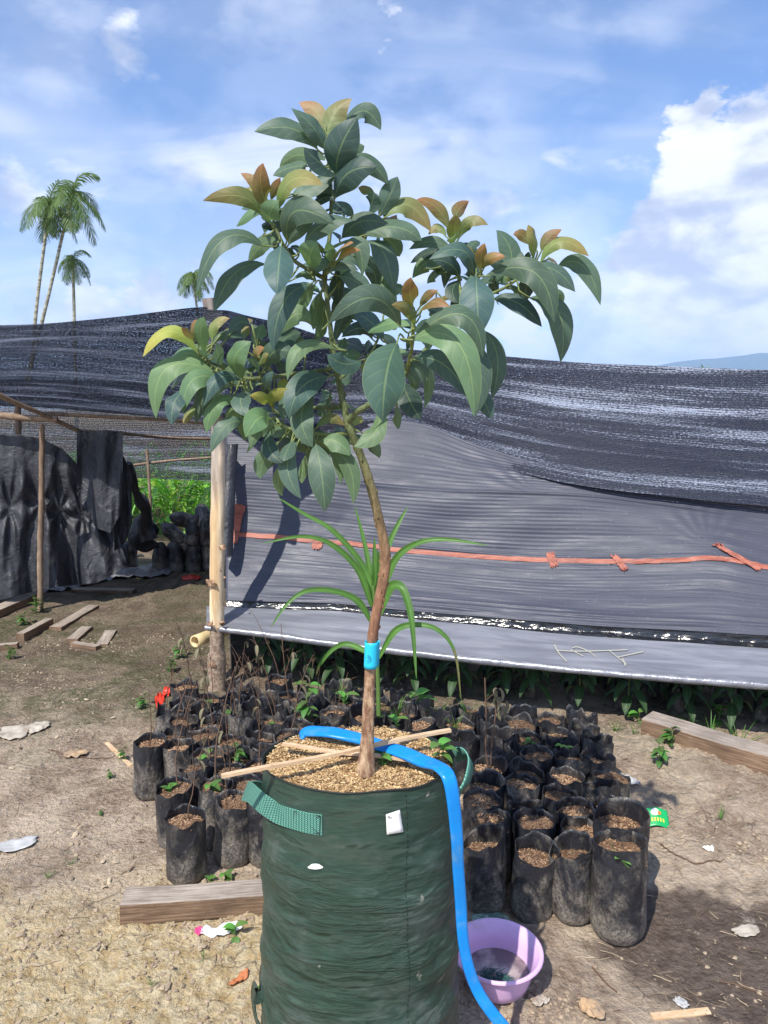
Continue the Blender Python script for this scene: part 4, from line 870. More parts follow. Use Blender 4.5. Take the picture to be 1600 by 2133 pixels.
# rolled lower edge round a bamboo pole
e_ = crv(edge); m = MB(); pts = [P(px, interp(e_, px)[0], interp(e_, px)[1]) + Vector((0, .01, -.006)) for px in range(428, 2700, 20)]
m.tube(pts, [.019*(1+.12*mnoise.noise(Vector((i*.4, 0, 0)))) for i in range(len(pts))], 12, wob=.2); m.build('rolled_edge', 'film_light', film)
bl = pts[0]; dirp = (pts[0]-pts[4]).normalized(); m = MB(); rings = []
c_ = P(420, 1331, 4.12); dirp = Vector((-.42, -.9, .03)).normalized()
m.tube([c_ + dirp*.06, c_, c_ - dirp*.25, c_ - dirp*.5], .026, 16, cap=False)
e1 = m.v[:16]; 
o = m.build('bamboo_pole', 'bamboo'); o.modifiers.new('t', 'SOLIDIFY').thickness = -.010
tag(o, 'yellow bamboo pole end poking out beside the foot of the thick post', 'bamboo pole')
# orange tape
def tape_strip(pts, wd, nm='tape_strip', off=.008):
    m = MB(); rows = []
    ps = spline(pts, 10)
    for i, p in enumerate(ps):
        j = mnoise.noise(Vector((i*.5, wd, 0)))*.35
        a = on_film(p[0], p[1]-wd*(.5+j*.4), off+.004*abs(j)); b = on_film(p[0], p[1]+wd*(.5-j*.3), off); mid = on_film(p[0], p[1], off+.0012)
        rows.append([a, a.lerp(mid, .5)+Vector((0, -.001*math.sin(i*2), 0)), mid, mid.lerp(b, .5), b])
    m.grid(rows); return m
m = tape_strip([(478, 1113), (560, 1118), (640, 1126), (740, 1134), (830, 1146), (1000, 1160), (1150, 1168), (1300, 1170), (1400, 1168), (1480, 1163), (1540, 1170), (1599, 1183)], 9.5)
tp0 = m.build('orange_tape', 'tape', film)
def patch(poly, nm='tape_patch'):
    m = MB(); n_ = 12; rows = []
    (x0, y0), (x1, y1), (x2, y2), (x3, y3) = poly
    for i in range(n_+1):
        t = i/n_; r = []
        for k in range(n_+1):
            s = k/n_; j = random.uniform(-1.5, 1.5) if k in (0, n_) else 0; j2 = random.uniform(-4, 4) if i in (0, n_) else 0
            px = (x0*(1-s)+x1*s)*(1-t) + (x3*(1-s)+x2*s)*t + j; py = (y0*(1-s)+y1*s)*(1-t) + (y3*(1-s)+y2*s)*t + j2
            r.append(on_film(px, py, .012 + .003*random.random()))
        rows.append(r)
    m.grid(rows); return m.build(nm, 'tape', tp0)
patch([(488, 1050), (512, 1056), (494, 1132), (468, 1134)]); patch([(655, 1120), (676, 1126), (668, 1146), (648, 1142)]); patch([(1136, 1152), (1152, 1153), (1162, 1180), (1146, 1182)]); patch([(1270, 1158), (1286, 1158), (1308, 1186), (1292, 1188)])
patch([(1480, 1134), (1500, 1136), (1585, 1184), (1575, 1190)])
# the scratched marks on the flap
m = MB()
def z8(x, y): return (900 + x/2.286, 680 + y/2.286)
for st in ([(582, 1520), (600, 1555), (640, 1602)], [(600, 1548), (680, 1552), (800, 1550), (930, 1545)], [(668, 1536), (692, 1532), (745, 1552), (780, 1580)], [(660, 1545), (690, 1560), (720, 1575)], [(838, 1545), (870, 1570), (925, 1615)], [(885, 1580), (940, 1568), (1005, 1554)], [(905, 1585), (915, 1605), (920, 1622)]):
    ps = spline([z8(*p) for p in st], 5); rows = []
    for i, p in enumerate(ps): rows.append([on_flap(p[0], p[1]-1.1), on_flap(p[0], p[1]+1.1)])
    if abs(ps[-1][0]-ps[0][0]) < 1.1*abs(ps[-1][1]-ps[0][1]): rows = [[on_flap(p[0]-1.5, p[1]), on_flap(p[0]+1.5, p[1])] for p in ps]
    m.grid(rows)
material('scratch', (.34, .33, .28), .7); m.build('scratched_mark', 'scratch', film)
# shade net over the right bed
rt = [(415, 640, 3.93), (440, 644, 3.92), (470, 646, 3.96), (510, 656, 4.2), (600, 676, 4.5), (700, 706, 4.7), (850, 728, 4.95), (1050, 743, 5.15), (1250, 758, 5.2), (1600, 770, 5.15), (2000, 780, 5.0), (2700, 800, 4.7)]
hem = [(415, 866, 3.97), (440, 868, 3.96), (472, 872, 3.98), (530, 915, 4.5), (600, 918, 4.74), (700, 910, 4.75), (790, 902, 4.75), (860, 908, 4.72), (1000, 958, 4.58), (1200, 1010, 4.33), (1400, 1042, 4.19), (1600, 1062, 4.08), (2000, 1090, 3.86), (2700, 1130, 3.5)]
def blend(a, b, t, sag=0): 
    r = []
    for (x, y, d_) in a:
        y2, d2 = interp(crv(b), x); r.append((x, y*(1-t)+y2*t, d_*(1-t)+d2*t + sag))
    return r
m, NA_, _ = loft([rt, blend(rt, hem, .33, .05), blend(rt, hem, .66, .05), hem], 425, 2700, 400, 40,
    lambda U, V, A_: .030*fb(U*.55, V*5+U*.25, 1, 51) + .012*fb(U*1.2, V*17+U*.8, 1, 52) + .05*fb(U*.5, V*1.6, 1, 53))
net = m.build('shade_net', 'net_dense'); tag(net, 'dark woven shade net draped from the post top over the plastic sheet at right', 'shade net')
# left net: roof seen from below, sloping away, then hanging at the back
lt = [(-700, 700, 6.0), (-300, 690, 5.6), (0, 676, 5.2), (120, 668, 4.95), (250, 655, 4.6), (350, 644, 4.3), (420, 639, 3.94), (440, 644, 4.1), (480, 660, 4.2)]
l2 = [(-700, 790, 6.3), (-300, 760, 6.0), (0, 735, 5.7), (120, 735, 5.5), (250, 745, 5.3), (350, 755, 5.2), (425, 760, 5.1), (480, 765, 5.0)]
l3 = [(-700, 860, 7.0), (-300, 850, 6.9), (0, 845, 6.8), (250, 862, 6.7), (438, 880, 6.5), (480, 884, 6.5)]
wr2 = lambda U, V, A_: .03*fb(U*.5, V*5, 1, 61) + .012*fb(U*1.3, V*19, 1, 62)
m, _, _ = loft([lt, l2, l3], -700, 480, 260, 40, wr2)
net2 = m.build('shade_net', 'net_roof'); tag(net2, 'dark shade net stretched from the thick post leftwards over the path', 'shade net')
b1_ = [(-700, 790, 8.4), (0, 790, 8.3), (480, 800, 8.2)]; b2_ = [(-700, 1010, 8.5), (0, 1000, 8.4), (270, 996, 8.3), (438, 1002, 8.25), (480, 1003, 8.2)]
m, _, _ = loft([b1_, [(a, (b+q)/2, c) for (a, b, c), q in zip(b1_, (1010, 1000, 1003))], b2_], -700, 500, 160, 26, wr2)
net3 = m.build('shade_net', 'net_thin'); tag(net3, 'thin greenish shade net hanging at the far end in front of the corn', 'shade net')
# ------------------------------------------------------------ nursery bags
PRAD, PHGT = .066, .235
def make_pot(name, seed, rad=PRAD, hgt=PHGT, fill=.035, soil=True, crumple=0.0, rimtilt=0.0):
    r0 = random.Random(seed); n, nz = 40, 20; sd = seed*3.7
    root = empty(name, (0, 0, 0)); rows = []; uv = []
    e = r0.uniform(.88, 1.12); ph = r0.uniform(0, 6.28)
    def pr(a, t):
        rr = rad*(1 + .03*(1-t)); k = 1 + .05*mnoise.noise(Vector((math.cos(a)*2+sd, math.sin(a)*2, t*3))) + .035*mnoise.noise(Vector((math.cos(a)*3, math.sin(a)*3+sd, t*9)))
        if t < .12: k *= 1 - .16*(1-t/.12)**2
        if t > 1 - (fill/hgt)*1.6: k *= 1 + (.10*crumple + .07)*mnoise.noise(Vector((math.cos(a)*1.6+sd, math.sin(a)*1.6, 4)))*1.6
        return rr*k*(1 + (e-1)*math.cos(2*(a-ph))*(.4+.6*t)*.5)
    def rz(a): return hgt + .030*rimtilt*math.sin(a-ph) + (.012+.03*crumple)*mnoise.noise(Vector((math.cos(a)*1.7+sd, math.sin(a)*1.7, 9))) + .004*mnoise.noise(Vector((math.cos(a)*8+sd, math.sin(a)*8, 9)))
    m = MB()
    for i in range(nz+1):
        t = i/nz; rows.append([Vector((math.cos(a)*pr(a, t), math.sin(a)*pr(a, t), rz(a)*t)) for a in [2*math.pi*k/n for k in range(n)]])
    m.grid(rows, close=True); m.add(rows[0], [tuple(range(n))[::-1]])
    # inner skin: real thickness of the folded film, down to the soil
    inn = [[Vector((v.x*.975, v.y*.975, v.z - (.0 if j == 0 else .0))) for v in rows[nz-j]] for j in range(0, 8)]
    m.grid([rows[nz]] + inn, close=True)
    m.build('bag', 'poly_bag', root)
    if soil:
        sm = MB(); zt = hgt - fill; srows = []; tl = r0.uniform(-.012, .012); tl2 = r0.uniform(-.012, .012)
        def sz(x, y): return zt + .006*mnoise.noise(Vector((x*30+sd, y*30, 1))) + tl*x/rad + tl2*y/rad + .004*(1 - (x*x+y*y)/rad**2)
        for i in range(9):
            f = i/8; srows.append([Vector((math.cos(a)*pr(a, zt/hgt)*.972*f, math.sin(a)*pr(a, zt/hgt)*.972*f, sz(math.cos(a)*rad*f, math.sin(a)*rad*f))) for a in [2*math.pi*k/28 for k in range(28)]])
        sm.grid(srows, close=True); so2 = sm.build('soil', 'soil_pot', root)
        fm = MB()
        def pp2():
            a = r0.uniform(0, 6.28); f = math.sqrt(r0.random())*.93; x, y = math.cos(a)*rad*f, math.sin(a)*rad*f; return Vector((x, y, sz(x, y)+r0.uniform(0, .003)))
        flakes(fm, 260, pp2, (.004, .013), (.0012, .003)); f_ = fm.build('wood_chips', 'pot_flake', root, smooth=False); f_['kind'] = 'stuff'
    return root
PROTO = [make_pot('nursery_bag', 1, fill=.030, crumple=.1), make_pot('nursery_bag', 2, fill=.036, rimtilt=.5, crumple=.1), make_pot('nursery_bag', 3, fill=.030, crumple=.5), make_pot('nursery_bag', 4, fill=.050, rimtilt=-.7, crumple=.2), make_pot('nursery_bag', 5, fill=.028, crumple=.2),
         make_pot('nursery_bag', 6, fill=.080, crumple=1.4), make_pot('nursery_bag', 7, rad=.082, hgt=.30, fill=.055, rimtilt=.5), make_pot('nursery_bag', 8, fill=.065, crumple=2.0)]
used = set()
RIGHT = [[(1017,1733),(1112,1741),(1198,1753)], [(1023,1699),(1112,1706),(1195,1710)], [(1009,1664),(1100,1671),(1187,1676),(1256,1662)], [(1012,1628),(1095,1636),(1175,1646),(1250,1640)],
 [(1018,1592),(1097,1600),(1180,1617),(1262,1610)], [(1035,1562),(1112,1572),(1184,1590),(1247,1577)], [(969,1536),(1042,1536),(1098,1542),(1172,1558),(1237,1548)], [(956,1508),(1022,1512),(1084,1512),(1153,1527),(1222,1524)],
 [(919,1480),(978,1480),(1030,1490),(1088,1489),(1147,1499),(1214,1502)]]
LEFT = [[(385,1697),(489,1668),(545,1668)], [(364,1632),(447,1634),(513,1629)], [(411,1600),(475,1600),(535,1600)], [(309,1546),(380,1545),(440,1568),(504,1572),(565,1560)],
 [(359,1518),(425,1520),(485,1534),(544,1530),(600,1535)], [(385,1495),(442,1503),(504,1501),(572,1503),(632,1508),(702,1510)], [(347,1484),(410,1480),(475,1482),(530,1475),(590,1480),(640,1484),(697,1486),(755,1488),(820,1510),(884,1505)],
 [(387,1461),(430,1458),(490,1455),(545,1450),(600,1455),(660,1460),(722,1462),(785,1470),(838,1482),(868,1466)], [(392,1430),(501,1428),(584,1418),(645,1435),(705,1440),(770,1445),(845,1448)]]
pots = []
for side, rows_, nm in (('r', RIGHT, 'right of the green grow bag'), ('l', LEFT, 'in the block behind and left of the green grow bag')):
    for ri, row in enumerate(rows_):
        for ci, (px, py) in enumerate(row):
            p = G(px, py, PHGT - .005); pots.append(dict(x=p.x, y=p.y, side=side, row=ri, col=ci, n=len(row), nm=nm, px=px, py=py))
# two taller bags at the right front corner
big = [dict(px=1294, py=1742, x=0, y=0), dict(px=1296, py=1690, x=0, y=0)]
for b_ in big:
    p = G(b_['px'], b_['py']+4, .30); b_['x'], b_['y'] = p.x, p.y
allp = pots + big; fixed = len(pots)
for it in range(120):
    for i in range(len(allp)):
        for j in range(i+1, len(allp)):
            a, b_ = allp[i], allp[j]; dx, dy = b_['x']-a['x'], b_['y']-a['y']; d_ = math.hypot(dx, dy) + 1e-6
            need = .124 if (i < fixed and j < fixed) else (.136 if i < fixed else .155)
            if d_ < need:
                k = (need-d_)/2*.6/d_; a['x'] -= dx*k; a['y'] -= dy*k; b_['x'] += dx*k; b_['y'] += dy*k
def place(proto, x, y, rz, sc, tilt, label, group):
    if proto.name not in used and proto.get('category') is None:
        o = proto; o.location = (x, y, gz(x, y)-.004 if False else gz(x, y)); o.rotation_euler = (tilt[0], tilt[1], rz); o.scale = (sc,)*3; o['label'] = label; o['group'] = group; o['category'] = 'nursery bag'
    else:
        o = copy_tree(proto, (x, y, gz(x, y)), rz, sc, tilt, label, group); o['category'] = 'nursery bag'
    return o
for i, p in enumerate(pots):
    rr = random.random(); back = p['row'] >= 6
    pr = PROTO[random.choice([0, 1, 2, 3, 4, 0, 4] if not back else [1, 2, 3, 5, 7, 0, 5, 7])]
    ext = {0: 'chips near the brim', 1: 'slanting rim', 2: 'creased rim', 3: 'low soil', 4: 'brim full of chips', 5: 'crumpled rim', 7: 'collapsed rim'}[PROTO.index(pr)]
    rowname = 'front' if p['row'] == 0 else ORD[p['row']+1]
    lab = f"black nursery bag, {ext}, {ORD[p['col']+1]} from left, {rowname} row {'right' if p['side']=='r' else 'left'} of grow bag"
    place(pr, p['x'], p['y'], random.uniform(0, 6.28), random.uniform(.96, 1.03) if p['row'] else 1.0, (random.gauss(0, .045), random.gauss(0, .045)), lab, 'black nursery bags standing on the earth')
place(PROTO[6], big[0]['x'], big[0]['y'], 2.4, 1.0, (.0, .0), 'tallest dusty black nursery bag, front right corner, with a green sprout', 'black nursery bags standing on the earth')
place(PROTO[6], big[1]['x'], big[1]['y'], 4.4, 1.02, (.0, .02), 'tall black nursery bag with low soil right behind the front corner one', 'black nursery bags standing on the earth')
# ------------------------------------------------------------ small plants
def simple_leaf(mb, base, direc, L, W, droop, col, up=Vector((0, 0, 1)), nt=7, ns=2, fold=.25, kind='ell'):
    direc = direc.normalized(); side = direc.cross(up).normalized(); rows = []; uvs = []; p = base.copy(); t_ = direc.copy()
    for i in range(nt+1):
        t = i/nt; w_ = W/2*((math.sin(math.pi*min(1, t**.8))**.8) if kind == 'ell' else (min(1, t*6)*(1-t)**.6)); n = side.cross(t_)
        rows.append([p + side*(w_*s) + n*(abs(s)*w_*fold) for s in [-1 + 2*k/ns for k in range(ns+1)]]); uvs.append([(k/ns, t) for k in range(ns+1)])
        t_ = (t_ + Vector((0, 0, -droop/nt))).normalized(); p = p + t_*(L/nt)
    mb.grid(rows, uvs, col)
def make_weed(name, seed, n=9, L=.04, W=.018, col=(.11, .25, .045), stem=.05, grass=False):
    r0 = random.Random(seed); root = empty(name, (0, 0, 0)); m = MB(); s = MB()
    if not grass: s.tube([(0, 0, -.01), (.003, .002, stem*.5), (0, .004, stem)], [.0018, .0015, .001], 5)
    for i in range(n):
        a = r0.uniform(0, 6.28); z = stem*(i+1)/n if not grass else 0; el = r0.uniform(.1, .9) if not grass else r0.uniform(.7, 1.6)
        l = L*r0.uniform(.6, 1.2); c = tuple(v*r0.uniform(.7, 1.25) for v in col)
        simple_leaf(m, Vector((0, 0, z)), Vector((math.cos(a), math.sin(a), math.tan(min(el, 1.3)))), l, W*r0.uniform(.8, 1.2), r0.uniform(.6, 1.6), c, kind='blade' if grass else 'ell')
    if s.v: s.build('stem', 'twig', root)
    m.build('leaves', 'leaf' if not grass else 'strap_leaf', root); root['category'] = 'weed'
    return root
W1 = make_weed('weed', 1, 8, .045, .022, stem=.035); W2 = make_weed('weed', 2, 14, .035, .015, (.07, .17, .04), .06); W3 = make_weed('grass_tuft', 3, 16, .10, .005, (.11, .22, .05), grass=True); W4 = make_weed('weed', 4, 6, .06, .030, (.13, .30, .06), .05)
W3['category'] = 'grass tuft'
firsts = set()
def put(proto, loc, rz, sc, label, group=None, tilt=(0, 0)):
    if proto.name not in firsts:
        firsts.add(proto.name); proto.location = loc; proto.rotation_euler = (tilt[0], tilt[1], rz); proto.scale = (sc,)*3; proto['label'] = label
        if group: proto['group'] = group
        return proto
    o = copy_tree(proto, loc, rz, sc, tilt, label); 
    if group: o['group'] = group
    return o
def gp(px, py, z=0.0):
    p = G(px, py, z); return Vector((p.x, p.y, gz(p.x, p.y)+z-.003))
for k, (pr, px, py, sc, lb) in enumerate([
 (W4, 490, 1960, .75, 'bright green weed growing beside the white and pink wrapper'), (W1, 440, 1843, .6, 'small green weed at the back edge of the left wooden beam'), (W1, 468, 1838, .8, 'tiny weed close behind the left beam, nearest the grow bag'),
 (W3, 425, 2008, .35, 'small yellowish grass tuft on the sand below the left beam'), (W3, 318, 2062, .3, 'lone little green sprout on pale cracked sand'), (W2, 258, 1578, .9, 'leafy weed left of the separate leftmost nursery bag'),
 (W2, 228, 1620, .6, 'low weed on bare earth by the thin pale stick'), (W2, 300, 1470, 1.3, 'leafy weed on the ground left of the red plastic scrap'), (W2, 212, 1700, .45, 'faint weed in the rough clods left of the front bags'),
 (W3, 100, 1830, .4, 'small grass tuft on the brown earth far left'), (W3, 150, 1800, .35, 'very small grass tuft on earth left of the front bags'), (W4, 1330, 1508, 1.1, 'green weed at the left end of the right wooden beam'),
 (W2, 1372, 1608, 1.6, 'dark feathery weed at the foot of the right beam'), (W2, 1395, 1585, 1.5, 'dense weed under the front edge of the right beam'), (W3, 1280, 1538, .7, 'grass tuft beside the last row of nursery bags at right'), (W3, 1320, 1550, .6, 'grass tuft just left of the right beam end'),
 (W3, 1480, 1545, 1.3, 'tall grass tuft behind the middle of the right beam'), (W3, 1540, 1560, 1.5, 'tallest grass tuft behind the far end of the right beam'), (W3, 1435, 1512, 1.0, 'grass tuft in the shade behind the right beam'), (W4, 1500, 1500, 1.6, 'broad leafed weed in the shade behind the right beam'),
 (W2, 75, 1280, 2.2, 'dark green bush at the foot of the thin pole by the black tarp'), (W2, 50, 1300, 1.6, 'low dark weed left of the thin pole base'), (W2, 20, 1370, 1.5, 'mossy weed at the far left edge of the path'), (W3, 265, 1180, 1.2, 'grass tuft by the far end of the black tarp'),
 (W2, 270, 1160, 3.0, 'bushy plant growing beyond the end of the black tarp'), (W2, 292, 1130, 2.6, 'second bushy plant in front of the corn'), (W2, 375, 1370, 1.6, 'leafy weed left of the foot of the thick post'), (W2, 355, 1400, 1.4, 'leafy weed in front of the path left of the thick post'), (W1, 1545, 1600, 1.4, 'little fern-like sprig growing against the right beam'), (W3, 1230, 1705+20, .5, 'stray grass blades among the right nursery bags'),
 (W3, 1310, 1745, .3, 'grass blades at the side of the tallest nursery bag'), (W3, 1500, 1715, .6, 'sparse grass on the bare earth at right'), (W1, 545, 1800, .8, 'little weed at the left foot of the grow bag'), (W1, 548, 2070, .6, 'small sprout hugging the lower left of the grow bag')]):
    put(pr, gp(px, py), random.uniform(0, 6.28), sc, lb, 'small weeds growing on the bare earth')
# seedlings in the big bag
q = G(915, 1580, .80); put(W4, q, 1.0, .75, 'two leaved green seedling in the grow bag beside the blue hose', 'seedlings in the bags')
q = G(795, 1600, .79); put(W1, q, .3, .9, 'tiny yellow-green seedling at the base of the avocado trunk', 'seedlings in the bags')
# fresh seedlings in small bags
def pot_at(px, py):
    return min(pots, key=lambda p: (p['px']-px)**2 + (p['py']-py)**2)
for k, (pr, px, py, sc) in enumerate([(W4, 437, 1568, .8), (W1, 447, 1634, 1.1), (W2, 640, 1484, 1.9), (W4, 645, 1435, 1.3), (W4, 735, 1462, 1.3), (W3, 838, 1482, 1.2), (W4, 868, 1466, 1.6), (W4, 820, 1510, 1.0), (W3, 956, 1508, .9), (W3, 978, 1480, 1.0), (W3, 919, 1480, .8), (W1, 1172, 1558, 1.0), (W1, 1098, 1542, .9),
        (W1, 504, 1501, .8), (W1, 430, 1458, .8), (W1, 572, 1503, .8), (W2, 504, 1572, 1.2), (W1, 475, 1482, .7), (W3, 705, 1440, 1.0), (W1, 364, 1632, .9)]):
    p = pot_at(px, py); put(pr, Vector((p['x']+random.uniform(-.02, .02), p['y']-.01, gz(p['x'], p['y']) + PHGT - .035)), random.uniform(0, 6.28), sc,
        f"green seedling in nursery bag {ORD[p['col']+1]} from left, {ORD[p['row']+1]} row {'right' if p['side']=='r' else 'left'} of grow bag", 'green seedlings in small nursery bags')
q = gp(1303, 1762); m = MB(); bb = big[0]; sp = Vector((bb['x']-.02, bb['y']-.05, .26))
r_ = empty('sprout', tuple(sp), 'pale green sprout leaning over the rim of the tallest nursery bag', 'seedling')
m.tube([sp, sp + Vector((-.02, -.01, .04)), sp + Vector((-.035, -.02, .075))], [.002, .0018, .001], 5); m.build('stem', 'twig', r_)
m = MB()
for dx, dz in ((.03, .0), (-.02, .02), (.035, -.02)): simple_leaf(m, sp + Vector((-.005, -.02, .02)), Vector((dx, -.02, dz)), .035, .018, .4, (.16, .34, .08))
m.build('leaves', 'leaf', r_)
# dried seedling stems
def make_dry(seed, H):
    r0 = random.Random(seed); root = empty('dried_seedling', (0, 0, 0)); m = MB()
    lx, ly = r0.uniform(-.35, .35), r0.uniform(-.2, .2); pts = [Vector((lx*H*t*t + .012*mnoise.noise(Vector((seed, t*4, 0))), ly*H*t, H*t - .03)) for t in [i/9 for i in range(10)]]
    m.tube(pts, [.0028 - .0017*i/9 for i in range(10)], 5, wob=.3)
    for k in range(r0.randint(2, 5)):
        i = r0.randint(4, 8); p = pts[i]; d_ = Vector((r0.uniform(-1, 1), r0.uniform(-1, 1), r0.uniform(.2, 1))).normalized()*r0.uniform(.02, .07)
        m.tube([p, p + d_*.6 + Vector((0, 0, .006)), p + d_], [.0012, .001, .0007], 4)
    m.build('stem', 'dead', root)
    if r0.random() < .6:
        l = MB()
        for k in range(r0.randint(1, 3)):
            p = pts[r0.randint(6, 9)]; simple_leaf(l, p, Vector((r0.uniform(-1, 1), r0.uniform(-1, 1), -.3)), r0.uniform(.03, .05), .014, 2.2, (1, 1, 1), fold=.9)
        l.build('dead_leaf', 'dead_leaf', root)
    root['category'] = 'seedling'; return root
DRY = [make_dry(i, random.uniform(.22, .42)) for i in range(7)]
drys = [(385,1697), (489,1668), (447,1634), (411,1600), (475,1600), (535,1600), (309,1546), (440,1568), (504,1572), (359,1518), (425,1520), (485,1534), (544,1530), (385,1495), (442,1503), (504,1501), (572,1503), (347,1484), (410,1480), (475,1482), (530,1475), (590,1480), (640,1484), (387,1461), (430,1458), (490,1455), (545,1450), (600,1455), (392,1430), (501,1428), (584,1418), (645,1435), (697,1486), (702,1510), (365, 1632), (600, 1535), (660,1460), (530, 1475), (490,1455), (584,1418), (501, 1428)]
seen = {}
for k, (px, py) in enumerate(drys):
    p = pot_at(px, py); key = (p['row'], p['col']); c = seen.get(key, 0); seen[key] = c + 1
    lb = f"{'second ' if c else ''}bare dry seedling stem in bag {ORD[p['col']+1]} from left, {ORD[p['row']+1]} row left of grow bag"
    put(DRY[k % 7], Vector((p['x']+random.uniform(-.025, .025), p['y']+random.uniform(-.02, .02), gz(p['x'], p['y']) + PHGT - .03)), random.uniform(0, 6.28), random.uniform(.8, 1.25), lb, 'dried seedling stems in the left nursery bags')
# wilted plant at right
p = pot_at(1018, 1592); base = Vector((p['x'], p['y'], PHGT - .03)); wroot = empty('wilted_seedling', tuple(base), 'tall wilted seedling with a bunch of hanging dry grey leaves right of the trunk', 'seedling')
yy = base.y; m = MB(); m.tube(spline([base, P(1012, 1560, yy), P(1013, 1500, yy), P(1010, 1412, yy)], 5), [.0042 - .0014*i/15 for i in range(16)], 6, wob=.3)
m.tube(spline([base + Vector((.01, 0, 0)), P(1024, 1560, yy), P(1032, 1490, yy), P(1036, 1455, yy)], 5), .0028, 6)
m.tube([P(1010, 1462, yy), P(1022, 1450, yy), P(1036, 1440, yy)], .0016, 5); m.build('stem', 'dead', wroot)
m = MB()
for k in range(13):
    simple_leaf(m, P(1040 + random.uniform(-10, 12), 1440 + random.uniform(-10, 40), yy + random.uniform(-.02, .02)), Vector((random.uniform(-1, 1), random.uniform(-1, 1), random.uniform(-.6, .6))), random.uniform(.035, .07), .016, 8, (1, 1, 1), fold=1.3, ns=4)
m.build('wilted_leaves', 'dead_leaf', wroot)
# maize plant behind the trunk
MY = 2.95
mz = empty('maize_plant', tuple(P(788, 1468, MY)), 'young maize plant with long arching strap leaves standing just behind the avocado trunk', 'maize plant')
m = MB(); m.tube(spline([P(789, 1490, MY), P(788, 1440, MY), P(786, 1380, MY), P(783, 1300, MY), P(778, 1220, MY)], 5), [.010 - .0035*i/20 for i in range(21)], 8, col=(.16, .27, .07)); m.build('stem', 'strap_leaf', mz)
def z5(x, y): return (440 + x/2.424, 1000 + y/2.424)
for k, (pts, wd, off) in enumerate([([(815,640),(775,450),(620,260),(470,170),(335,88)],34,.05), ([(812,640),(740,450),(600,320),(450,285),(260,320)],34,-.1), ([(818,620),(800,450),(770,300),(725,130)],34,.12), ([(855,560),(870,400),(925,260),(992,135)],42,.1),
   ([(855,600),(930,400),(1050,315),(1200,300),(1400,330)],36,-.12), ([(810,720),(740,610),(620,560),(480,560),(380,630),(300,745)],34,-.15), ([(850,680),(900,545),(960,540),(1000,640),(1020,780),(1036,1005)],50,-.18),
   ([(845,900),(930,760),(1040,730),(1150,760),(1230,870),(1262,1105)],32,-.1), ([(845,900),(700,830),(620,850),(550,930),(530,985)],30,.1), ([(822,640),(830,520),(826,400),(824,290)],40,.02), ([(830,640),(845,540),(850,420),(838,350)],36,-.03)]):
    ps = spline([z5(*p_) + (i/(len(pts)-1)*off,) for i, p_ in enumerate(pts)], 6); n_ = len(ps); rows = []; uvs = []; cols = []
    v3 = [P(p_[0], p_[1], MY + p_[2]) for p_ in ps]
    for i, p_ in enumerate(v3):
        t = i/(n_-1); tg2 = (v3[min(i+1, n_-1)] - v3[max(i-1, 0)]).normalized(); fc = Vector((.1, -1, .55)); nn = (fc - tg2*fc.dot(tg2)).normalized(); s_ = tg2.cross(nn)
        w2 = wd/2.424*m_per_px(MY)*.5*(min(1, .45 + t*3.2))*(1-t)**.55*1.15; w2 = max(w2, .0008)
        rp = .12*math.sin(t*17 + k)
        rows.append([p_ + s_*(w2*q_) + nn*(-w2*(1-abs(q_))*.45 + w2*rp*q_) for q_ in (-1, -.5, 0, .5, 1)]); uvs.append([((q_+1)/2, t) for q_ in (-1, -.5, 0, .5, 1)])
        b_ = (.10, .225, .045) if t < .8 or k not in (7, 8) else (.2, .2, .08); cols.append([tuple(v*(1.35 if q_ == 0 else 1)*(1.1 if t < .25 else .9) for v in b_) for q_ in (-1, -.5, 0, .5, 1)])
    m = MB(); m.grid(rows, uvs, cols); m.build('leaf_blade', 'strap_leaf', mz)
# shaded seedlings under the film: pot + leaves, things of their own
def make_sap(seed):
    r0 = random.Random(seed); root = empty('leafy_seedling', (0, 0, 0)); root['category'] = 'seedling'; m = MB(); s = MB(); H = r0.uniform(.16, .24)
    s.tube([(0, 0, 0), (.01, 0, H*.5), (0, .01, H)], [.004, .003, .002], 6)
    for i in range(12):
        a = i*2.4 + r0.uniform(-.4, .4); z = H*(.15 + .85*i/12); simple_leaf(m, Vector((0, 0, z)), Vector((math.cos(a), math.sin(a), .35)), r0.uniform(.10, .15), .040, 1.9, (.035, .085, .03), nt=8, ns=4)  # leaf colour darkened to paint in the deep shade under the film
    s.build('stem', 'twig', root); m.build('leaves', 'leaf', root); return root
SAPS = [make_sap(i+50) for i in range(4)]
n_ = 0
for r in range(3):
    for c in range(15):
        t = c/14; x = -.70 + 3.1*t; fy = np.interp(x, [-.9, 1.77, 3.2], [4.05, 3.32, 2.95]); y = fy + .24 + .24*r + random.uniform(-.04, .04)
        if r == 0 and 0.9 < x < 1.3: pass
        x += random.uniform(-.05, .05); z0 = gz(x, y)
        place(PROTO[random.choice([5, 3, 7])], x, y + .12, random.uniform(0, 6), .60, (0, 0), f"nursery bag in shade under plastic sheet, {ORD[c+1]} from left, {ORD[r+1]} row in", 'black bags in the shade under the plastic sheet')
        put(SAPS[(r*15+c) % 4], Vector((x, y, z0 + .08)), random.uniform(0, 6.28), random.uniform(1.0, 1.25), f"leafy seedling in shade under plastic sheet, {ORD[c+1]} from left, {ORD[r+1]} row in", 'leafy seedlings under the plastic sheet')
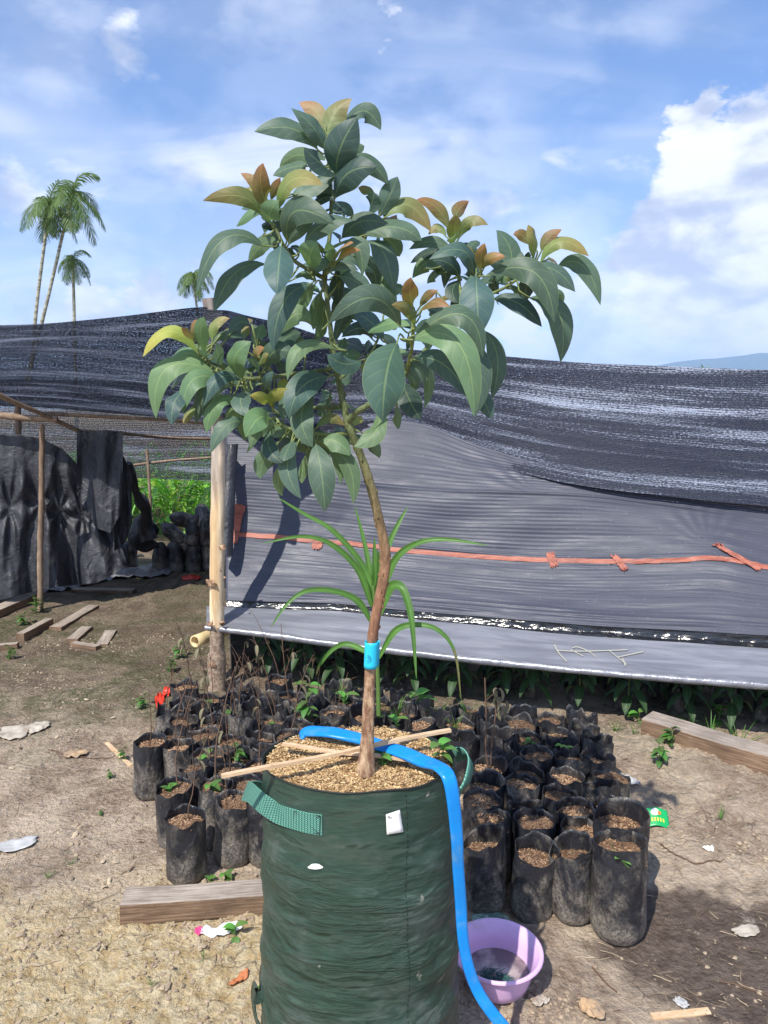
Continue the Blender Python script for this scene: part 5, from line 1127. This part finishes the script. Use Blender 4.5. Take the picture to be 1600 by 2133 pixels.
# black sheets added to keep light out of the covered bed
def cloth(name, corners, label, nx=60, ny=40, amp=.05, mat='black_sheet', fr=(6, 1.2), cat='tarp', seed=3):
    a, b, c, d_ = [Vector(v) for v in corners]; rows = []; n = (b-a).cross(d_-a).normalized(); uv = []
    for i in range(ny+1):
        t = i/ny; r = []; u = []
        for k in range(nx+1):
            s = k/nx; p = (a*(1-s)+b*s)*(1-t) + (d_*(1-s)+c*s)*t
            r.append(p + n*amp*(mnoise.noise(Vector((s*fr[0]*1.7, t*fr[1], seed))) + .4*mnoise.noise(Vector((s*fr[0]*4, t*fr[1]*3, seed)))))
            u.append((s, t))
        rows.append(r); uv.append(u)
    m = MB(); m.grid(rows, uv); o = m.build(name, mat); 
    if label: tag(o, label, cat)
    return o
cloth('black_tarp', [P(472, 800, 5.1), P(475, 800, 7.4), (P(475, 800, 7.4).x, 7.4, 0), (G(476, 1420).x, 4.22, 0)], 'black side sheet added to darken the covered bed, just right of the post')
cloth('black_tarp', [(-1.5, 7.5, 1.55), (5.5, 6.0, 1.7), (5.5, 6.0, 0), (-1.5, 7.5, 0)], 'black back sheet added to keep light out of the covered bed')
m = MB(); ps = spline([P(478, 925, 4.60), P(474, 980, 4.5), P(470, 1060, 4.4), P(466, 1160, 4.3)], 6); rows = [[p + Vector((-.03 + .01*math.sin(i), .05, 0)), p + Vector((0, -.02, 0)), p + Vector((.03, .0, 0)), p + Vector((.045, .05, 0))] for i, p in enumerate(ps)]
m.grid(rows); o = m.build('black_strip', 'black_sheet'); tag(o, 'narrow crumpled black plastic strip hanging right behind the thick post', 'plastic strip')
# ------------------------------------------------------------ left side shelter
pole('shelter_pole', [G(83, 1272), P(84, 1100, 5.73), P(88, 980, 5.72), P(87, 884, 5.7)], (.024, .019), 'thin rough vertical pole in front of the black tarp at left', wob=.3)
pole('shelter_pole', [P(-60, 795, 5.2), P(0, 824, 5.4), P(85, 862, 5.7), P(169, 900, 6.1)], (.020, .017), 'dark slanting rail running down over the black tarp at left')
pole('shelter_pole', [P(-60, 861, 5.74), P(15, 866, 5.76), P(60, 871, 5.78), P(118, 874, 5.8)], (.026, .024), 'thick pale horizontal rail at the far left above the tarp')
pole('shelter_pole', [P(88, 861, 5.9), P(200, 867, 6.1), P(330, 874, 6.3), P(455, 884, 6.5)], (.017, .013), 'long thin horizontal rail under the left shade net')
pole('shelter_pole', [P(169, 900, 6.1), P(250, 902, 6.5), P(340, 911, 7.0), P(440, 915, 7.4)], (.017, .013), 'lower horizontal rail beyond the hung plastic')
pole('shelter_pole', [P(268, 970, 7.9), P(350, 960, 7.95), P(440, 953, 8.0)], (.014, .011), 'thin rail crossing the far net in front of the corn')
pole('shelter_pole', [P(165, 896, 6.1), P(166, 930, 6.1), P(166, 970, 6.1), P(168, 1180, 6.2)], (.018, .018), 'vertical pole behind the hung black plastic')
pole('shelter_pole', [P(307, 936, 7.9), P(310, 990, 7.9), P(314, 1060, 7.9), P(316, 1110, 7.9)], (.016, .014), 'thin vertical pole standing before the corn')
pole('shelter_pole', [P(37, 846, 6.3), P(37, 880, 6.3), P(38, 1000, 6.3), P(38, 1200, 6.4)], (.026, .026), 'short pale upright pole top at far left under the net')
# draped black tarp (curtain), gathered at a few points
def drape(name, top, bot, x0, x1, nx, ny, label, amp, fr, mat='black_sheet', pin=(), seed=1, cat='tarp'):
    rows = []; 
    for j in range(ny+1):
        t = j/ny; r = []
        for i in range(nx+1):
            px = x0 + (x1-x0)*i/nx; ty, td = interp(top, px); by_, bd = interp(bot, px)
            py = ty + (by_-ty)*t; Y = td + (bd-td)*t
            a = amp*(.25+.75*t)*(mnoise.noise(Vector((px*fr + .5*math.sin(t*2+seed), t*.8, seed)))*1.3 + .22*mnoise.noise(Vector((px*fr*2.6, t*2, seed))) + .03*mnoise.noise(Vector((px*fr*7, t*12, seed))))
            for (qx, qt, s_) in pin:
                dd_ = math.hypot((px-qx)/70, (t-qt)*2.2); ang = math.atan2((t-qt)*2.2, (px-qx)/70); a += .022*math.cos(ang*7 + qx)*math.exp(-dd_*1.3)*min(1, dd_*4) + .05*math.exp(-(dd_*3)**2)
            r.append(P(px, py, Y + a))
        rows.append(r)
    m = MB(); m.grid(rows); o = m.build(name, mat)
    if label: tag(o, label, cat)
    return o
tarp = drape('black_tarp', [(-500, 870, 5.9), (0, 902, 5.9), (40, 905, 5.9), (90, 915, 5.95), (130, 935, 6.0), (180, 985, 6.1), (215, 1030, 6.1), (245, 1110, 6.1), (262, 1160, 6.1)],
      [(-500, 1255, 5.75), (0, 1250, 5.75), (60, 1235, 5.85), (120, 1222, 5.9), (200, 1215, 5.95), (240, 1195, 6.05), (262, 1180, 6.1)], -500, 262, 260, 70, 'big black plastic tarp hanging in folds over the left shelter', .20, .022, pin=((85, .42, 1), (125, .45, 1), (170, .4, 1), (20, .45, 1)))
flap = drape('black_tarp', [(160, 897, 6.05), (200, 897, 6.05), (250, 899, 6.1), (256, 905, 6.1)], [(160, 1030, 6.0), (200, 1100, 5.98), (230, 1110, 5.98), (256, 1060, 6.05)], 160, 256, 70, 50, 'grey shiny plastic hung over the rail beside the black tarp', .09, .035, seed=6)
drape('black_tarp', [(236, 905, 6.15), (262, 960, 6.2), (275, 990, 6.2)], [(236, 1150, 6.1), (262, 1130, 6.15), (275, 1090, 6.2)], 236, 275, 30, 40, 'dark end of the plastic hanging at the right edge of the shelter', .08, .08, seed=9)
m = MB(); ps = spline([P(268, 965, 6.4), P(278, 1010, 6.5), P(292, 1040, 6.6), P(304, 1060, 6.7), P(302, 1090, 6.8), P(312, 1125, 6.8)], 7); m.tube(ps, [.030 + .008*math.sin(i*.5) + i*.0012 for i in range(len(ps))], 12, wob=.35)
tag(m.build('black_strip', 'black_sheet'), 'twisted rope of black plastic hanging at the end of the tarp', 'plastic strip')
m = MB(); ps = spline([P(300, 1075, 7.0), P(298, 1100, 7.0), P(306, 1130, 7.0), P(330, 1135, 7.0)], 6); m.tube(ps, [.05, .07, .09, .10, .11, .11, .12, .13, .13, .12, .12, .11, .10, .09, .08, .07, .05, .04, .03][:len(ps)], 14, wob=.6)
tag(m.build('plastic_bundle', 'black_sheet'), 'crumpled bundle of black plastic lying in front of the corn', 'plastic bundle')
# silver-grey tail of the tarp on the ground
rows = []
for i in range(61):
    t = i/60; r = []
    px = 60 + 312*t; cy = 1226 - 42*t**.8 + 3*math.sin(t*9); hw = (16 - 5*t)*(1 if t < .93 else max(.15, (1-t)/.07))
    for k in range(13):
        s = k/12*2-1; g_ = G(px, cy + s*hw); r.append(Vector((g_.x, g_.y, gz(g_.x, g_.y) + .02 + .05*max(0, 1-abs(s))*(.6 + mnoise.noise(Vector((t*9, s*2, 0))))+ .02*mnoise.noise(Vector((t*25, s*6, 3))))))
    rows.append(r)
m = MB(); m.grid(rows); material('grey_film', lambda t: t.mix(t.smooth(t.noise(t.coord('Object'), 6, 5, .6), .35, .65), (.13, .13, .14), (.26, .26, .28)), .42, .5, .2, bump=lambda t: t.bump(t.noise(t.coord('Object'), 22, 5, .6, 1), .9, .02))
tag(m.build('tarp_tail', 'grey_film'), 'silvery tail of the black tarp trailing across the path', 'tarp')
# soil bags piled by the corn
sb = []
def make_sack(seed):
    m = MB(); rows = []
    for i in range(13):
        t = i/12; z = t*.30; rr = .075*(1 + .05*math.sin(t*14+seed))*(1 if t < .7 else 1 - .75*((t-.7)/.3)**1.6)*(1 - (.2*(1-t/.1)**2 if t < .1 else 0)); rows.append([Vector((math.cos(a)*rr*(1+.10*mnoise.noise(Vector((math.cos(a)*1.6+seed, math.sin(a)*1.6, t*5)))), math.sin(a)*rr*(1+.10*mnoise.noise(Vector((math.cos(a)*1.6, math.sin(a)*1.6+seed, t*5)))), z)) for a in [6.2832*k/22 for k in range(22)]])
    m.grid(rows, close=True); m.add(rows[0], [tuple(range(22))[::-1]]); m.add(rows[-1], [tuple(range(22))]); return m.build('soil_sack', 'poly_bag')
s0 = [make_sack(1), make_sack(5)]; first = [True, True]
for k, (px, py, z, til) in enumerate([(330, 1147, 0, .1), (350, 1147, 0, 0), (368, 1146, 0, 0), (386, 1147, 0, .05), (404, 1146, 0, 0), (422, 1147, 0, -.05), (440, 1146, 0, 0), (376, 1120, .27, .9), (398, 1116, .27, .2), (416, 1118, .27, -.3), (434, 1117, .27, .1), (410, 1098, .45, 1.2), (430, 1096, .45, .9), (359, 1128, .2, 1.3), (248, 1160, 0, 0), (262, 1158, 0, 0)]):
    Yg = 7.15; p = P(px, py, Yg); loc = Vector((p.x, Yg + (.1*(k % 2)), (gz(p.x, Yg) if z == 0 else z)))
    o = s0[k % 2]
    if first[k % 2]: first[k % 2] = False
    else: o = o.copy(); COL.objects.link(o)
    o.location = loc; o.rotation_euler = (random.uniform(-.15, .15), til, random.uniform(0, 6)); tag(o, ('filled black soil sack, ' + ORD[k+1] + ' from left in the pile bottom row' if k < 7 else ('filled black sack by the tarp end, ' + ('left' if k == 14 else 'right') + ' of two' if k > 13 else 'filled black soil sack lying on top of the pile, ' + ORD[k-6] + ' counted from the left')), 'sack', 'black soil sacks piled before the corn')
# planks on the path
def plank(name, p, q, wd, th, label, mat='beam_wood', cat='plank', lift=0.0, bev=.004, z=None, parent=None):
    p = Vector(p); q = Vector(q); d_ = q-p; L = d_.length; M_ = Matrix.Translation((p+q)/2 + Vector((0, 0, th/2+lift))) @ d_.to_track_quat('X', 'Z').to_matrix().to_4x4()
    rows = []; k = 16; m = MB()
    for i in range(k+1):
        x = -L/2 + L*i/k; j = lambda s: .004*mnoise.noise(Vector((x*5, s*3, L)))*(wd/.1); rows.append([Vector((x + .004*mnoise.noise(Vector((yy*9, zz*9, x))), yy*wd/2 + j(yy), zz*th/2 + j(zz+5))) for yy, zz in ((-1, -1), (0, -1), (1, -1), (1, 0), (1, 1), (0, 1), (-1, 1), (-1, 0))])
    m.grid(rows, close=True, flip=True); m.add(rows[0], [tuple(range(8))]); m.add(rows[-1], [tuple(range(8))[::-1]])
    o = m.build(name, mat, smooth=False); o.matrix_world = M_; o.location = M_.translation; bevel(o, bev); return tag(o, label, cat)
pl_, pr_ = G(245, 1938), G(600, 1926)
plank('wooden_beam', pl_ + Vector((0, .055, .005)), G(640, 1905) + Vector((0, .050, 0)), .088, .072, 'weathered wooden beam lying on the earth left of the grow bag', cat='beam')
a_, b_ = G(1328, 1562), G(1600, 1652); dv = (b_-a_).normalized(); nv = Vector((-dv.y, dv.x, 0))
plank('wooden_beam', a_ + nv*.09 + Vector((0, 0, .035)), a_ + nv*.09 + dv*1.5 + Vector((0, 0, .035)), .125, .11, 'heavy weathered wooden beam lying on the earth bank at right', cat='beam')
for (p, q, wd, th, lb) in [((154, 1230), (280, 1232), .10, .03, 'grey plank lying along the foot of the black tarp'), ((42, 1332), (104, 1300), .06, .06, 'round grey log piece on the path at far left'), ((115, 1309), (196, 1264), .09, .03, 'long split plank slanting on the path'),
   ((150, 1334), (182, 1309), .08, .03, 'short broken board on the path'), ((152, 1340), (205, 1349), .05, .03, 'narrow stick below the short broken board'), ((-60, 1305), (75, 1252), .12, .06, 'thick board at the far left under the tarp'), ((212, 1344), (232, 1318), .08, .02, 'thin bark slab on the path, rightmost of the boards'),
   ((-40, 1350), (38, 1346), .05, .04, 'stick at the left edge of the picture beside the path'), ((1358, 2113), (1478, 2103), .022, .008, 'narrow broken wood strip on the ground at lower right'), ((222, 1540), (272, 1592), .02, .012, 'thin pale stick leaning towards the leftmost nursery bag')]:
    plank('plank' if wd > .04 else 'stick', gp(*p), gp(*q), wd, th, lb, mat='beam_wood' if wd > .03 else 'lath_wood', cat='plank' if wd > .04 else 'stick', bev=.002)
# ------------------------------------------------------------ basin
bs = G(1043, 2090); bc = Vector((bs.x, bs.y + .075, 0)); zc0 = gz(bc.x, bc.y)
bas = empty('basin', (bc.x, bc.y, zc0), 'purple plastic basin with dirty water on the ground right of the grow bag', 'basin')
prof = [(.0, .004), (.078, .004), (.086, .008), (.094, .03), (.104, .065), (.113, .098), (.122, .106), (.127, .104), (.128, .098), (.125, .096)]
inner = [(.119, .100), (.110, .095), (.099, .06), (.090, .028), (.082, .012), (.0, .011)]
def lathe(mb, pr, c, n=56, flip=False, fx=1.0):
    rows = [[c + Vector((math.cos(a)*r*fx, math.sin(a)*r, z)) for a in [2*math.pi*k/n for k in range(n)]] for r, z in pr]; mb.grid(rows, close=True, flip=flip)
m = MB(); lathe(m, prof[:-1][::-1] , bc + Vector((0, 0, zc0)), flip=True); 
m2 = MB(); lathe(m, [(.122, .106)] + inner, bc + Vector((0, 0, zc0)), flip=True); m.build('basin_shell', 'basin', bas)
m = MB(); lathe(m, [(.093, .034), (.05, .034), (.0, .034)], bc + Vector((0, 0, zc0)), flip=True); m.build('water', 'dirty_water', bas)
m = MB(); c_ = bc + Vector((-.012, -.03, zc0+.038))
for k in range(70):
    a = random.uniform(0, 6.28); r = .035*math.sqrt(random.random()); p = c_ + Vector((math.cos(a)*r*1.3, math.sin(a)*r*.7, random.uniform(0, .008)))
    ps = [p + Vector((random.gauss(0, .009), random.gauss(0, .006), random.uniform(-.002, .006))) for _ in range(4)]; m.tube(spline(ps, 3), .0009, 4)
tag(m.build('net_scrap', 'mesh_teal'), 'tangled teal netting scrap lying in the purple basin', 'netting')
# ------------------------------------------------------------ litter
def scrap(name, px, py, wpx, hpx, mat, label, seed=1, rot=0.0, h_=.012, cat='litter', z=.003, nx=14, ny=10, shape=1.0):
    h = h_*.38; c = gp(px, py); sx = wpx*m_per_px(c.y, 0); sy = hpx*m_per_px(c.y, 0)/max(.3, math.sin(math.atan2(CAMZ, c.y))); rows = []
    cr, sr = math.cos(rot), math.sin(rot)
    for j in range(ny+1):
        r = []
        for i in range(nx+1):
            u, v = i/nx*2-1, j/ny*2-1
            k = 1 + .28*shape*mnoise.noise(Vector((u*1.8+seed, v*1.8, seed)))
            x, y = u*sx/2*k*(1-.25*shape*v*v), v*sy/2*k*(1-.22*shape*u*u); x, y = x*cr - y*sr, x*sr + y*cr
            X_, Y2 = c.x+x, c.y+y; r.append(Vector((X_, Y2, gz(X_, Y2) + z + .004 + h*(.5+mnoise.noise(Vector((u*2.3+seed*3, v*2.3, 1)))) + h*.35*mnoise.noise(Vector((u*7+seed, v*7, 2))))))
        rows.append(r)
    m = MB(); m.grid(rows); o = m.build(name, mat); o.modifiers.new('t', 'SOLIDIFY').thickness = .0012; return tag(o, label, cat)
scrap('paper_scrap', 28, 1522, 62, 26, 'paper_scrap', 'crumpled pale paper scrap at the left edge of the ground', 1, .1, .03); scrap('paper_scrap', 78, 1512, 46, 22, 'paper_scrap', 'folded pale paper scrap touching the crumpled one at left', 2, .6, .03)
scrap('brown_scrap', 158, 1567, 48, 14, 'brown_scrap', 'brown cardboard scrap on the earth left of the bags', 3, .2, .03); scrap('clear_scrap', 30, 1764, 95, 22, 'clear_scrap', 'thin grey plastic film scrap on the earth at left', 4, .4, .015)
scrap('red_scrap', 333, 1462, 18, 26, 'red_scrap', 'crumpled red plastic scrap beside the left nursery bags, lower piece', 5, .3, .05); scrap('red_scrap', 350, 1447, 22, 12, 'red_scrap', 'small crumpled red plastic piece just above the other red scrap', 8, .2, .06)
scrap('red_scrap', 400, 1206, 40, 8, 'red_scrap', 'flat pinkish red scrap on the far part of the path', 6, .0, .01); scrap('wrapper', 462, 1946, 86, 20, 'white_paper', 'white wrapper lying in front of the left beam', 7, .22, .012)
scrap('wrapper', 415, 1951, 16, 16, 'pink', 'pink end of the wrapper in front of the left beam', 9, .3, .010); scrap('fallen_leaf', 498, 2043, 42, 12, 'dry_leaf', 'orange dry leaf on the sand left of the grow bag', 11, .4, .014, cat='leaf')
scrap('paper_scrap', 1190, 1893, 52, 14, 'paper_scrap', 'beige paper scrap on the ground before the tallest nursery bag', 12, .1, .02); scrap('paper_scrap', 1555, 1945, 60, 20, 'paper_scrap', 'beige flat scrap on the wet mud at right', 13, .2, .01)
scrap('clear_scrap', 1310, 1638, 30, 22, 'clear_scrap', 'grey plastic scrap beside the last bags of the right block', 14, .9, .04); scrap('paper_scrap', 1475, 1772, 22, 8, 'white_paper', 'tiny white scrap on the bare earth at right', 15, 0, .01)
scrap('paper_scrap', 1125, 2085, 40, 18, 'paper_scrap', 'dirty crumpled scrap on the ground right of the basin', 16, .5, .02); scrap('clear_scrap', 1420, 2090, 26, 20, 'clear_scrap', 'greyish pebble-like plastic scrap at lower right', 17, .5, .02); scrap('brown_scrap', 1232, 2100, 40, 40, 'brown_scrap', 'matted brown fibre lump on the ground at lower right', 18, .5, .04)
scrap('net_scrap', 1030, 1905, 90, 22, 'mesh_pale', 'flattened pale green netting scrap on the ground behind the basin', 19, .1, .008) if False else None
material('mesh_pale', lambda t: t.mix(t.smooth(t.noise(t.coord('Object'), 40, 4, .7), .45, .6), (.10, .20, .17), (.33, .40, .34)), .8)
scrap('net_scrap', 1022, 1908, 80, 18, 'mesh_pale', 'flattened pale green netting scrap on the ground behind the basin', 19, .1, .008)
# green snack packet with print
pc = gp(1368, 1716); pk = empty('snack_packet', tuple(pc), 'small bright green printed packet on the ground right of the tallest bag', 'packet')
def pq(u, v, o=.0): return pc + Vector((.040*u*1.05 + .004*v, .028*v - .008*u, .030 + .006*math.cos(u*2.5) + .022*v + o))
def quadpatch(mb, u0, u1, v0, v1, off, n=6):
    mb.grid([[pq(u0+(u1-u0)*i/n, v0+(v1-v0)*j/n, off) for i in range(n+1)] for j in range(n+1)])
m = MB(); quadpatch(m, -1, 1, -1, 1, 0, 12); o = m.build('wrapper', 'pack_green', pk); o.modifiers.new('t', 'SOLIDIFY').thickness = .0008
m = MB(); c0_ = (-.15, .45); m.add([pq(c0_[0]+.36*math.cos(a), c0_[1]+.4*math.sin(a), .0025) for a in [6.283*k/20 for k in range(20)]], [tuple(range(20))]); m.build('printed_mark', 'pack_white', pk)
m = MB()
for k in range(6): quadpatch(m, -.75+k*.24, -.62+k*.24, -.55, -.15, .002, 2)
m.build('printed_mark', 'pack_yellow', pk)
m = MB(); quadpatch(m, -.97, -.72, -.9, -.1, .0024, 2); m.build('printed_mark', 'pack_orange', pk); m = MB(); m.add([pq(.22+.16*math.cos(a), .35+.2*math.sin(a), .003) for a in [6.283*k/12 for k in range(12)]], [tuple(range(12))]); m.build('printed_mark', 'pack_orange', pk)
# lump of roots
m = MB()
for k in range(90):
    c = gp(1268, 1893); p = c + Vector((random.gauss(0, .014), random.gauss(0, .012), random.uniform(0, .03))); m.tube(spline([p, p + Vector((random.gauss(0, .015), random.gauss(0, .012), random.uniform(-.008, .01))), p + Vector((random.gauss(0, .02), random.gauss(0, .015), random.uniform(-.01, .008)))], 2), .0012, 4)
tag(m.build('root_lump', 'dead'), 'tangled brown root lump at the foot of the tallest nursery bag', 'roots')
# ------------------------------------------------------------ clods, straw and twigs lying on the earth
ICO = [(-.526, 0, .851), (.526, 0, .851), (-.526, 0, -.851), (.526, 0, -.851), (0, .851, .526), (0, .851, -.526), (0, -.851, .526), (0, -.851, -.526), (.851, .526, 0), (-.851, .526, 0), (.851, -.526, 0), (-.851, -.526, 0)]
ICF = [(0,4,1),(0,9,4),(9,5,4),(4,5,8),(4,8,1),(8,10,1),(8,3,10),(5,3,8),(5,2,3),(2,7,3),(7,10,3),(7,6,10),(7,11,6),(11,0,6),(0,1,6),(6,1,10),(9,0,11),(9,11,2),(9,2,5),(7,2,11)]
m = MB(); cnt = 0
occ = [(p['x'], p['y']) for p in allp]
def free(x, y, r=.07): return all((x-a)**2 + (y-b)**2 > r*r for a, b in occ) and ((x-BX)/.26)**2 + ((y-BY)/.22)**2 > 1
while cnt < 10000:
    y = 1.5 + 3.6*random.random()**1.5; x = random.uniform(-1, 1)*(.62*y + .25)
    d_ = mnoise.noise(Vector((x*2.5, y*2.5, 3))) + .35*mnoise.noise(Vector((x*9, y*9, 4)))
    if d_ + random.uniform(-.35, .35) < .15 or not free(x, y): continue
    if ((x-1.02)/.5)**2 + ((y-2.0)/.42)**2 < 1 and random.random() < .75: cnt += 1; continue
    s = .0020 + .007*random.random()**4.0 + (.004*random.random() if d_ > .3 else 0); fl = random.uniform(.35, .8); g = random.random(); rot = Matrix.Rotation(random.uniform(0, 6.28), 3, 'Z'); z0 = gz(x, y)
    m.add([rot @ Vector((v[0]*s*random.uniform(.6, 1.35), v[1]*s*random.uniform(.6, 1.35), v[2]*s*fl*random.uniform(.7, 1.2))) + Vector((x, y, z0 + s*fl*.25)) for v in ICO], ICF, col=(g, g, g)); cnt += 1
tag(m.build('soil_clods', 'clod', smooth=False), 'small dry crumbs and clods of earth strewn over the ground', 'soil clods', kind='stuff')
m = MB(); cnt = 0
while cnt < 2600:
    y = 1.5 + 3.4*random.random()**1.3; x = random.uniform(-1, 1)*(.62*y + .25)
    if not free(x, y): continue
    l = .010 + .05*random.random()**2.5; z0 = gz(x, y); g = random.random(); a = random.uniform(0, 6.28); k = random.uniform(-.3, .3)
    ps = [Vector((x + math.cos(a + k*t)*l*t, y + math.sin(a + k*t)*l*t, 0)) for t in (0, .33, .66, 1)]
    for p in ps: p.z = gz(p.x, p.y) + .002 + random.uniform(0, .003)
    m.tube(ps, random.uniform(.0005, .0014), 4, col=(g, g, g)); cnt += 1
tag(m.build('straw_litter', 'straw', smooth=False), 'bits of straw, fibre and thin twigs strewn over the earth', 'straw', kind='stuff')
m = MB(); cnt = 0
while cnt < 260:
    y = random.uniform(1.6, 4.2); x = random.uniform(-1, 1)*(.62*y + .2)
    if not free(x, y) or mnoise.noise(Vector((x*1.7, y*1.7, 8))) < 0 or ((x-1.02)/.5)**2 + ((y-2.0)/.42)**2 < 1: continue
    s = .006 + .018*random.random()**2; z0 = gz(x, y); a = random.uniform(0, 6.28); g = random.random(); M_ = Matrix.Translation((x, y, z0+.004)) @ Matrix.Rotation(a, 4, 'Z') @ Matrix.Rotation(random.gauss(0, .25), 4, 'X') @ Matrix.Rotation(random.gauss(0, .2), 4, 'Y')
    pts = [M_ @ Vector((math.cos(t)*s*random.uniform(.5, 1.1), math.sin(t)*s*.5*random.uniform(.5, 1.1), random.uniform(0, .003))) for t in [6.283*k/7 for k in range(7)]]
    m.add(pts + [M_ @ Vector((0, 0, .004))], [(k, (k+1) % 7, 7) for k in range(7)], col=(g, g, g)); cnt += 1
tag(m.build('leaf_litter', 'straw', smooth=False), 'dry leaf flakes and bark chips lying flat on the earth', 'leaf litter', kind='stuff')
# long roots and twigs
for k, (pts, lb) in enumerate([([(1375, 1758), (1400, 1785), (1450, 1805), (1508, 1800)], 'thin curved root on the bare earth right of the tall bags'), ([(1500, 2045), (1540, 2050), (1600, 2075)], 'pale twig on the wet mud at the right edge'),
   ([(1235, 2010), (1262, 2040), (1285, 2060)], 'thin straight straw at lower right'), ([(100, 1560), (170, 1572), (235, 1574)], 'long thin twig behind the brown cardboard scrap')]):
    m = MB(); ps = spline([gp(*p) + Vector((0, 0, .006)) for p in pts], 8); ps = [Vector((p[0], p[1], gz(p[0], p[1])+.004)) for p in ps]; m.tube(ps, .0022, 5, wob=.3); tag(m.build('twig', 'dead'), lb, 'twig')
# ------------------------------------------------------------ maize field, palms, sapling top
m = MB()
for k in range(2600):
    y = random.uniform(8.9, 13); x = random.uniform(-7.5, -1.2)*y/10
    z0 = gz(x, y); a = random.uniform(0, 6.28); el = random.uniform(.5, 2.2); l = random.uniform(.5, 1.0); z1 = random.uniform(0, .75)
    c = tuple(v*random.uniform(.7, 1.3) for v in (.20, .40, .07)); simple_leaf(m, Vector((x, y, z0 + z1)), Vector((math.cos(a), math.sin(a), el)), l, .06, random.uniform(1.2, 3.0), c, nt=8, ns=2, kind='blade')
tag(m.build('maize_field', 'strap_leaf'), 'bright green maize growing densely beyond the nets', 'maize', kind='stuff')
def palm(base, top, n, FL, label, seed, lean=0.0, rad=(.10, .065), frond_bias=0.0):
    r0 = random.Random(seed); root = empty('areca_palm', tuple(base), label, 'palm tree', 'palm trees far behind the nets'); m = MB()
    base, top = Vector(base), Vector(top); base = top + (base-top)*(top.z/(top.z-base.z)) if base.z > 0 else base; mid = (base+top)/2 + Vector((lean, 0, 0)); ps = spline([base, mid, top], 8); m.tube(ps, [rad[0] + (rad[1]-rad[0])*i/16 for i in range(17)], 10, wob=.1); m.build('trunk', 'palm_trunk', root)
    m = MB()
    for k in range(n):
        a = k*2.4 + r0.uniform(-.3, .3); el = 1.25 - 2.0*k/n + r0.uniform(-.2, .2); d_ = Vector((math.cos(a)*math.cos(el), math.sin(a)*math.cos(el), math.sin(el))); p = top.copy(); L = FL*r0.uniform(.8, 1.1); pts = [p.copy()]; ns = 12
        for i in range(ns): d_ = (d_ + Vector((frond_bias*.02, 0, -.25 if el > .2 else -.17))).normalized(); p = p + d_*L/ns; pts.append(p.copy())
        m.tube(pts, [.03 - .022*i/ns for i in range(ns+1)], 5, col=(.16, .20, .07)); 
        for i in range(1, ns*3):
            f = i/3; q = int(f); fr = f-q
            if q >= ns: break
            pp_ = pts[q].lerp(pts[q+1], fr); tg3 = (pts[q+1]-pts[q]).normalized(); sd = tg3.cross(Vector((0, 0, 1))); sd = sd.normalized() if sd.length > .1 else Vector((1, 0, 0)); l = FL*.36*math.sin(math.pi*min(1, .15 + .8*f/ns))
            for s_ in (-1, 1):
                dr = (sd*s_*.8 + tg3*.75 + Vector((r0.uniform(-.15, .15), r0.uniform(-.15, .15), -.35 + r0.uniform(-.2, .2)))).normalized(); wv = dr.cross(tg3).normalized()*.0 + tg3*((.045*FL*.5)); g = r0.uniform(.7, 1.3)
                e = pp_ + dr*l; me_ = pp_ + dr*l*.5; m.add([pp_ - wv*.35, me_ - wv*.6, e + Vector((0, 0, -l*.18)), me_ + wv*.6, pp_ + wv*.35], [(0, 1, 3, 4), (1, 2, 3)], col=(.13*g, .21*g, .06*g))
    m.build('crown', 'palm_leaf', root)
    return root
D = 36
palm(P(80, 668, D), P(103, 425, D), 11, 2.1, 'slender palm with a drooping crown, leftmost of the palms', 1, -.15)
palm(P(84, 668, D), P(150, 405, D), 12, 2.3, 'tallest palm, its leaning trunk crossing the leftmost one', 2, .1)
palm(P(155, 668, D+2), P(152, 540, D+2), 11, 1.4, 'shorter upright palm right of the leaning pair', 3, 0)
palm(P(410, 640, D+12), P(402, 572, D+12), 12, 1.9, 'small far palm seen beside the tree leaves above the thick post', 4, 0)
m = MB(); c = P(1466, 772, 6.2); r_ = empty('sapling', (c.x, c.y, 0), 'sapling whose light green tip peeks over the right shade net', 'sapling')
m.tube([Vector((c.x, c.y, 0)), Vector((c.x, c.y, c.z*.6)), c], [.012, .01, .004], 6); m.build('stem', 'twig', r_)
m = MB()
for dx, dy_, dz in ((-.3, 0, 1), (.4, 0, .6), (1, .2, .15), (-1, .3, .2)): simple_leaf(m, c + Vector((0, 0, -.01)), Vector((dx, dy_, dz)), .07, .035, .6, (.2, .4, .06))
m.build('leaves', 'leaf', r_)
# unused prototypes never placed would sit at the origin: remove them
for o in list(scene.objects):
    if o.parent is None and o.type == 'EMPTY' and 'label' not in o:
        for ch in list(o.children): bpy.data.objects.remove(ch)
        bpy.data.objects.remove(o)
# ------------------------------------------------------------ air: far things fade to blue
hm = bpy.data.materials.new('haze'); hm.use_nodes = True; ht = NT(hm.node_tree); ht.N.remove(ht.N['Principled BSDF'])
pv_ = ht.N.new('ShaderNodeVolumePrincipled'); pv_.inputs['Color'].default_value = (.50, .68, 1, 1); pv_.inputs['Density'].default_value = .00014; ht.L.new(pv_.outputs[0], ht.N['Material Output'].inputs['Volume']); MATS['haze'] = hm
m = MB(); m.box(Matrix.Translation((0, 4000, 267)), 20000, 9000, 546); o = m.build('haze', 'haze', smooth=False); tag(o, 'thin blue air between the nursery and the hills', 'haze', kind='stuff')
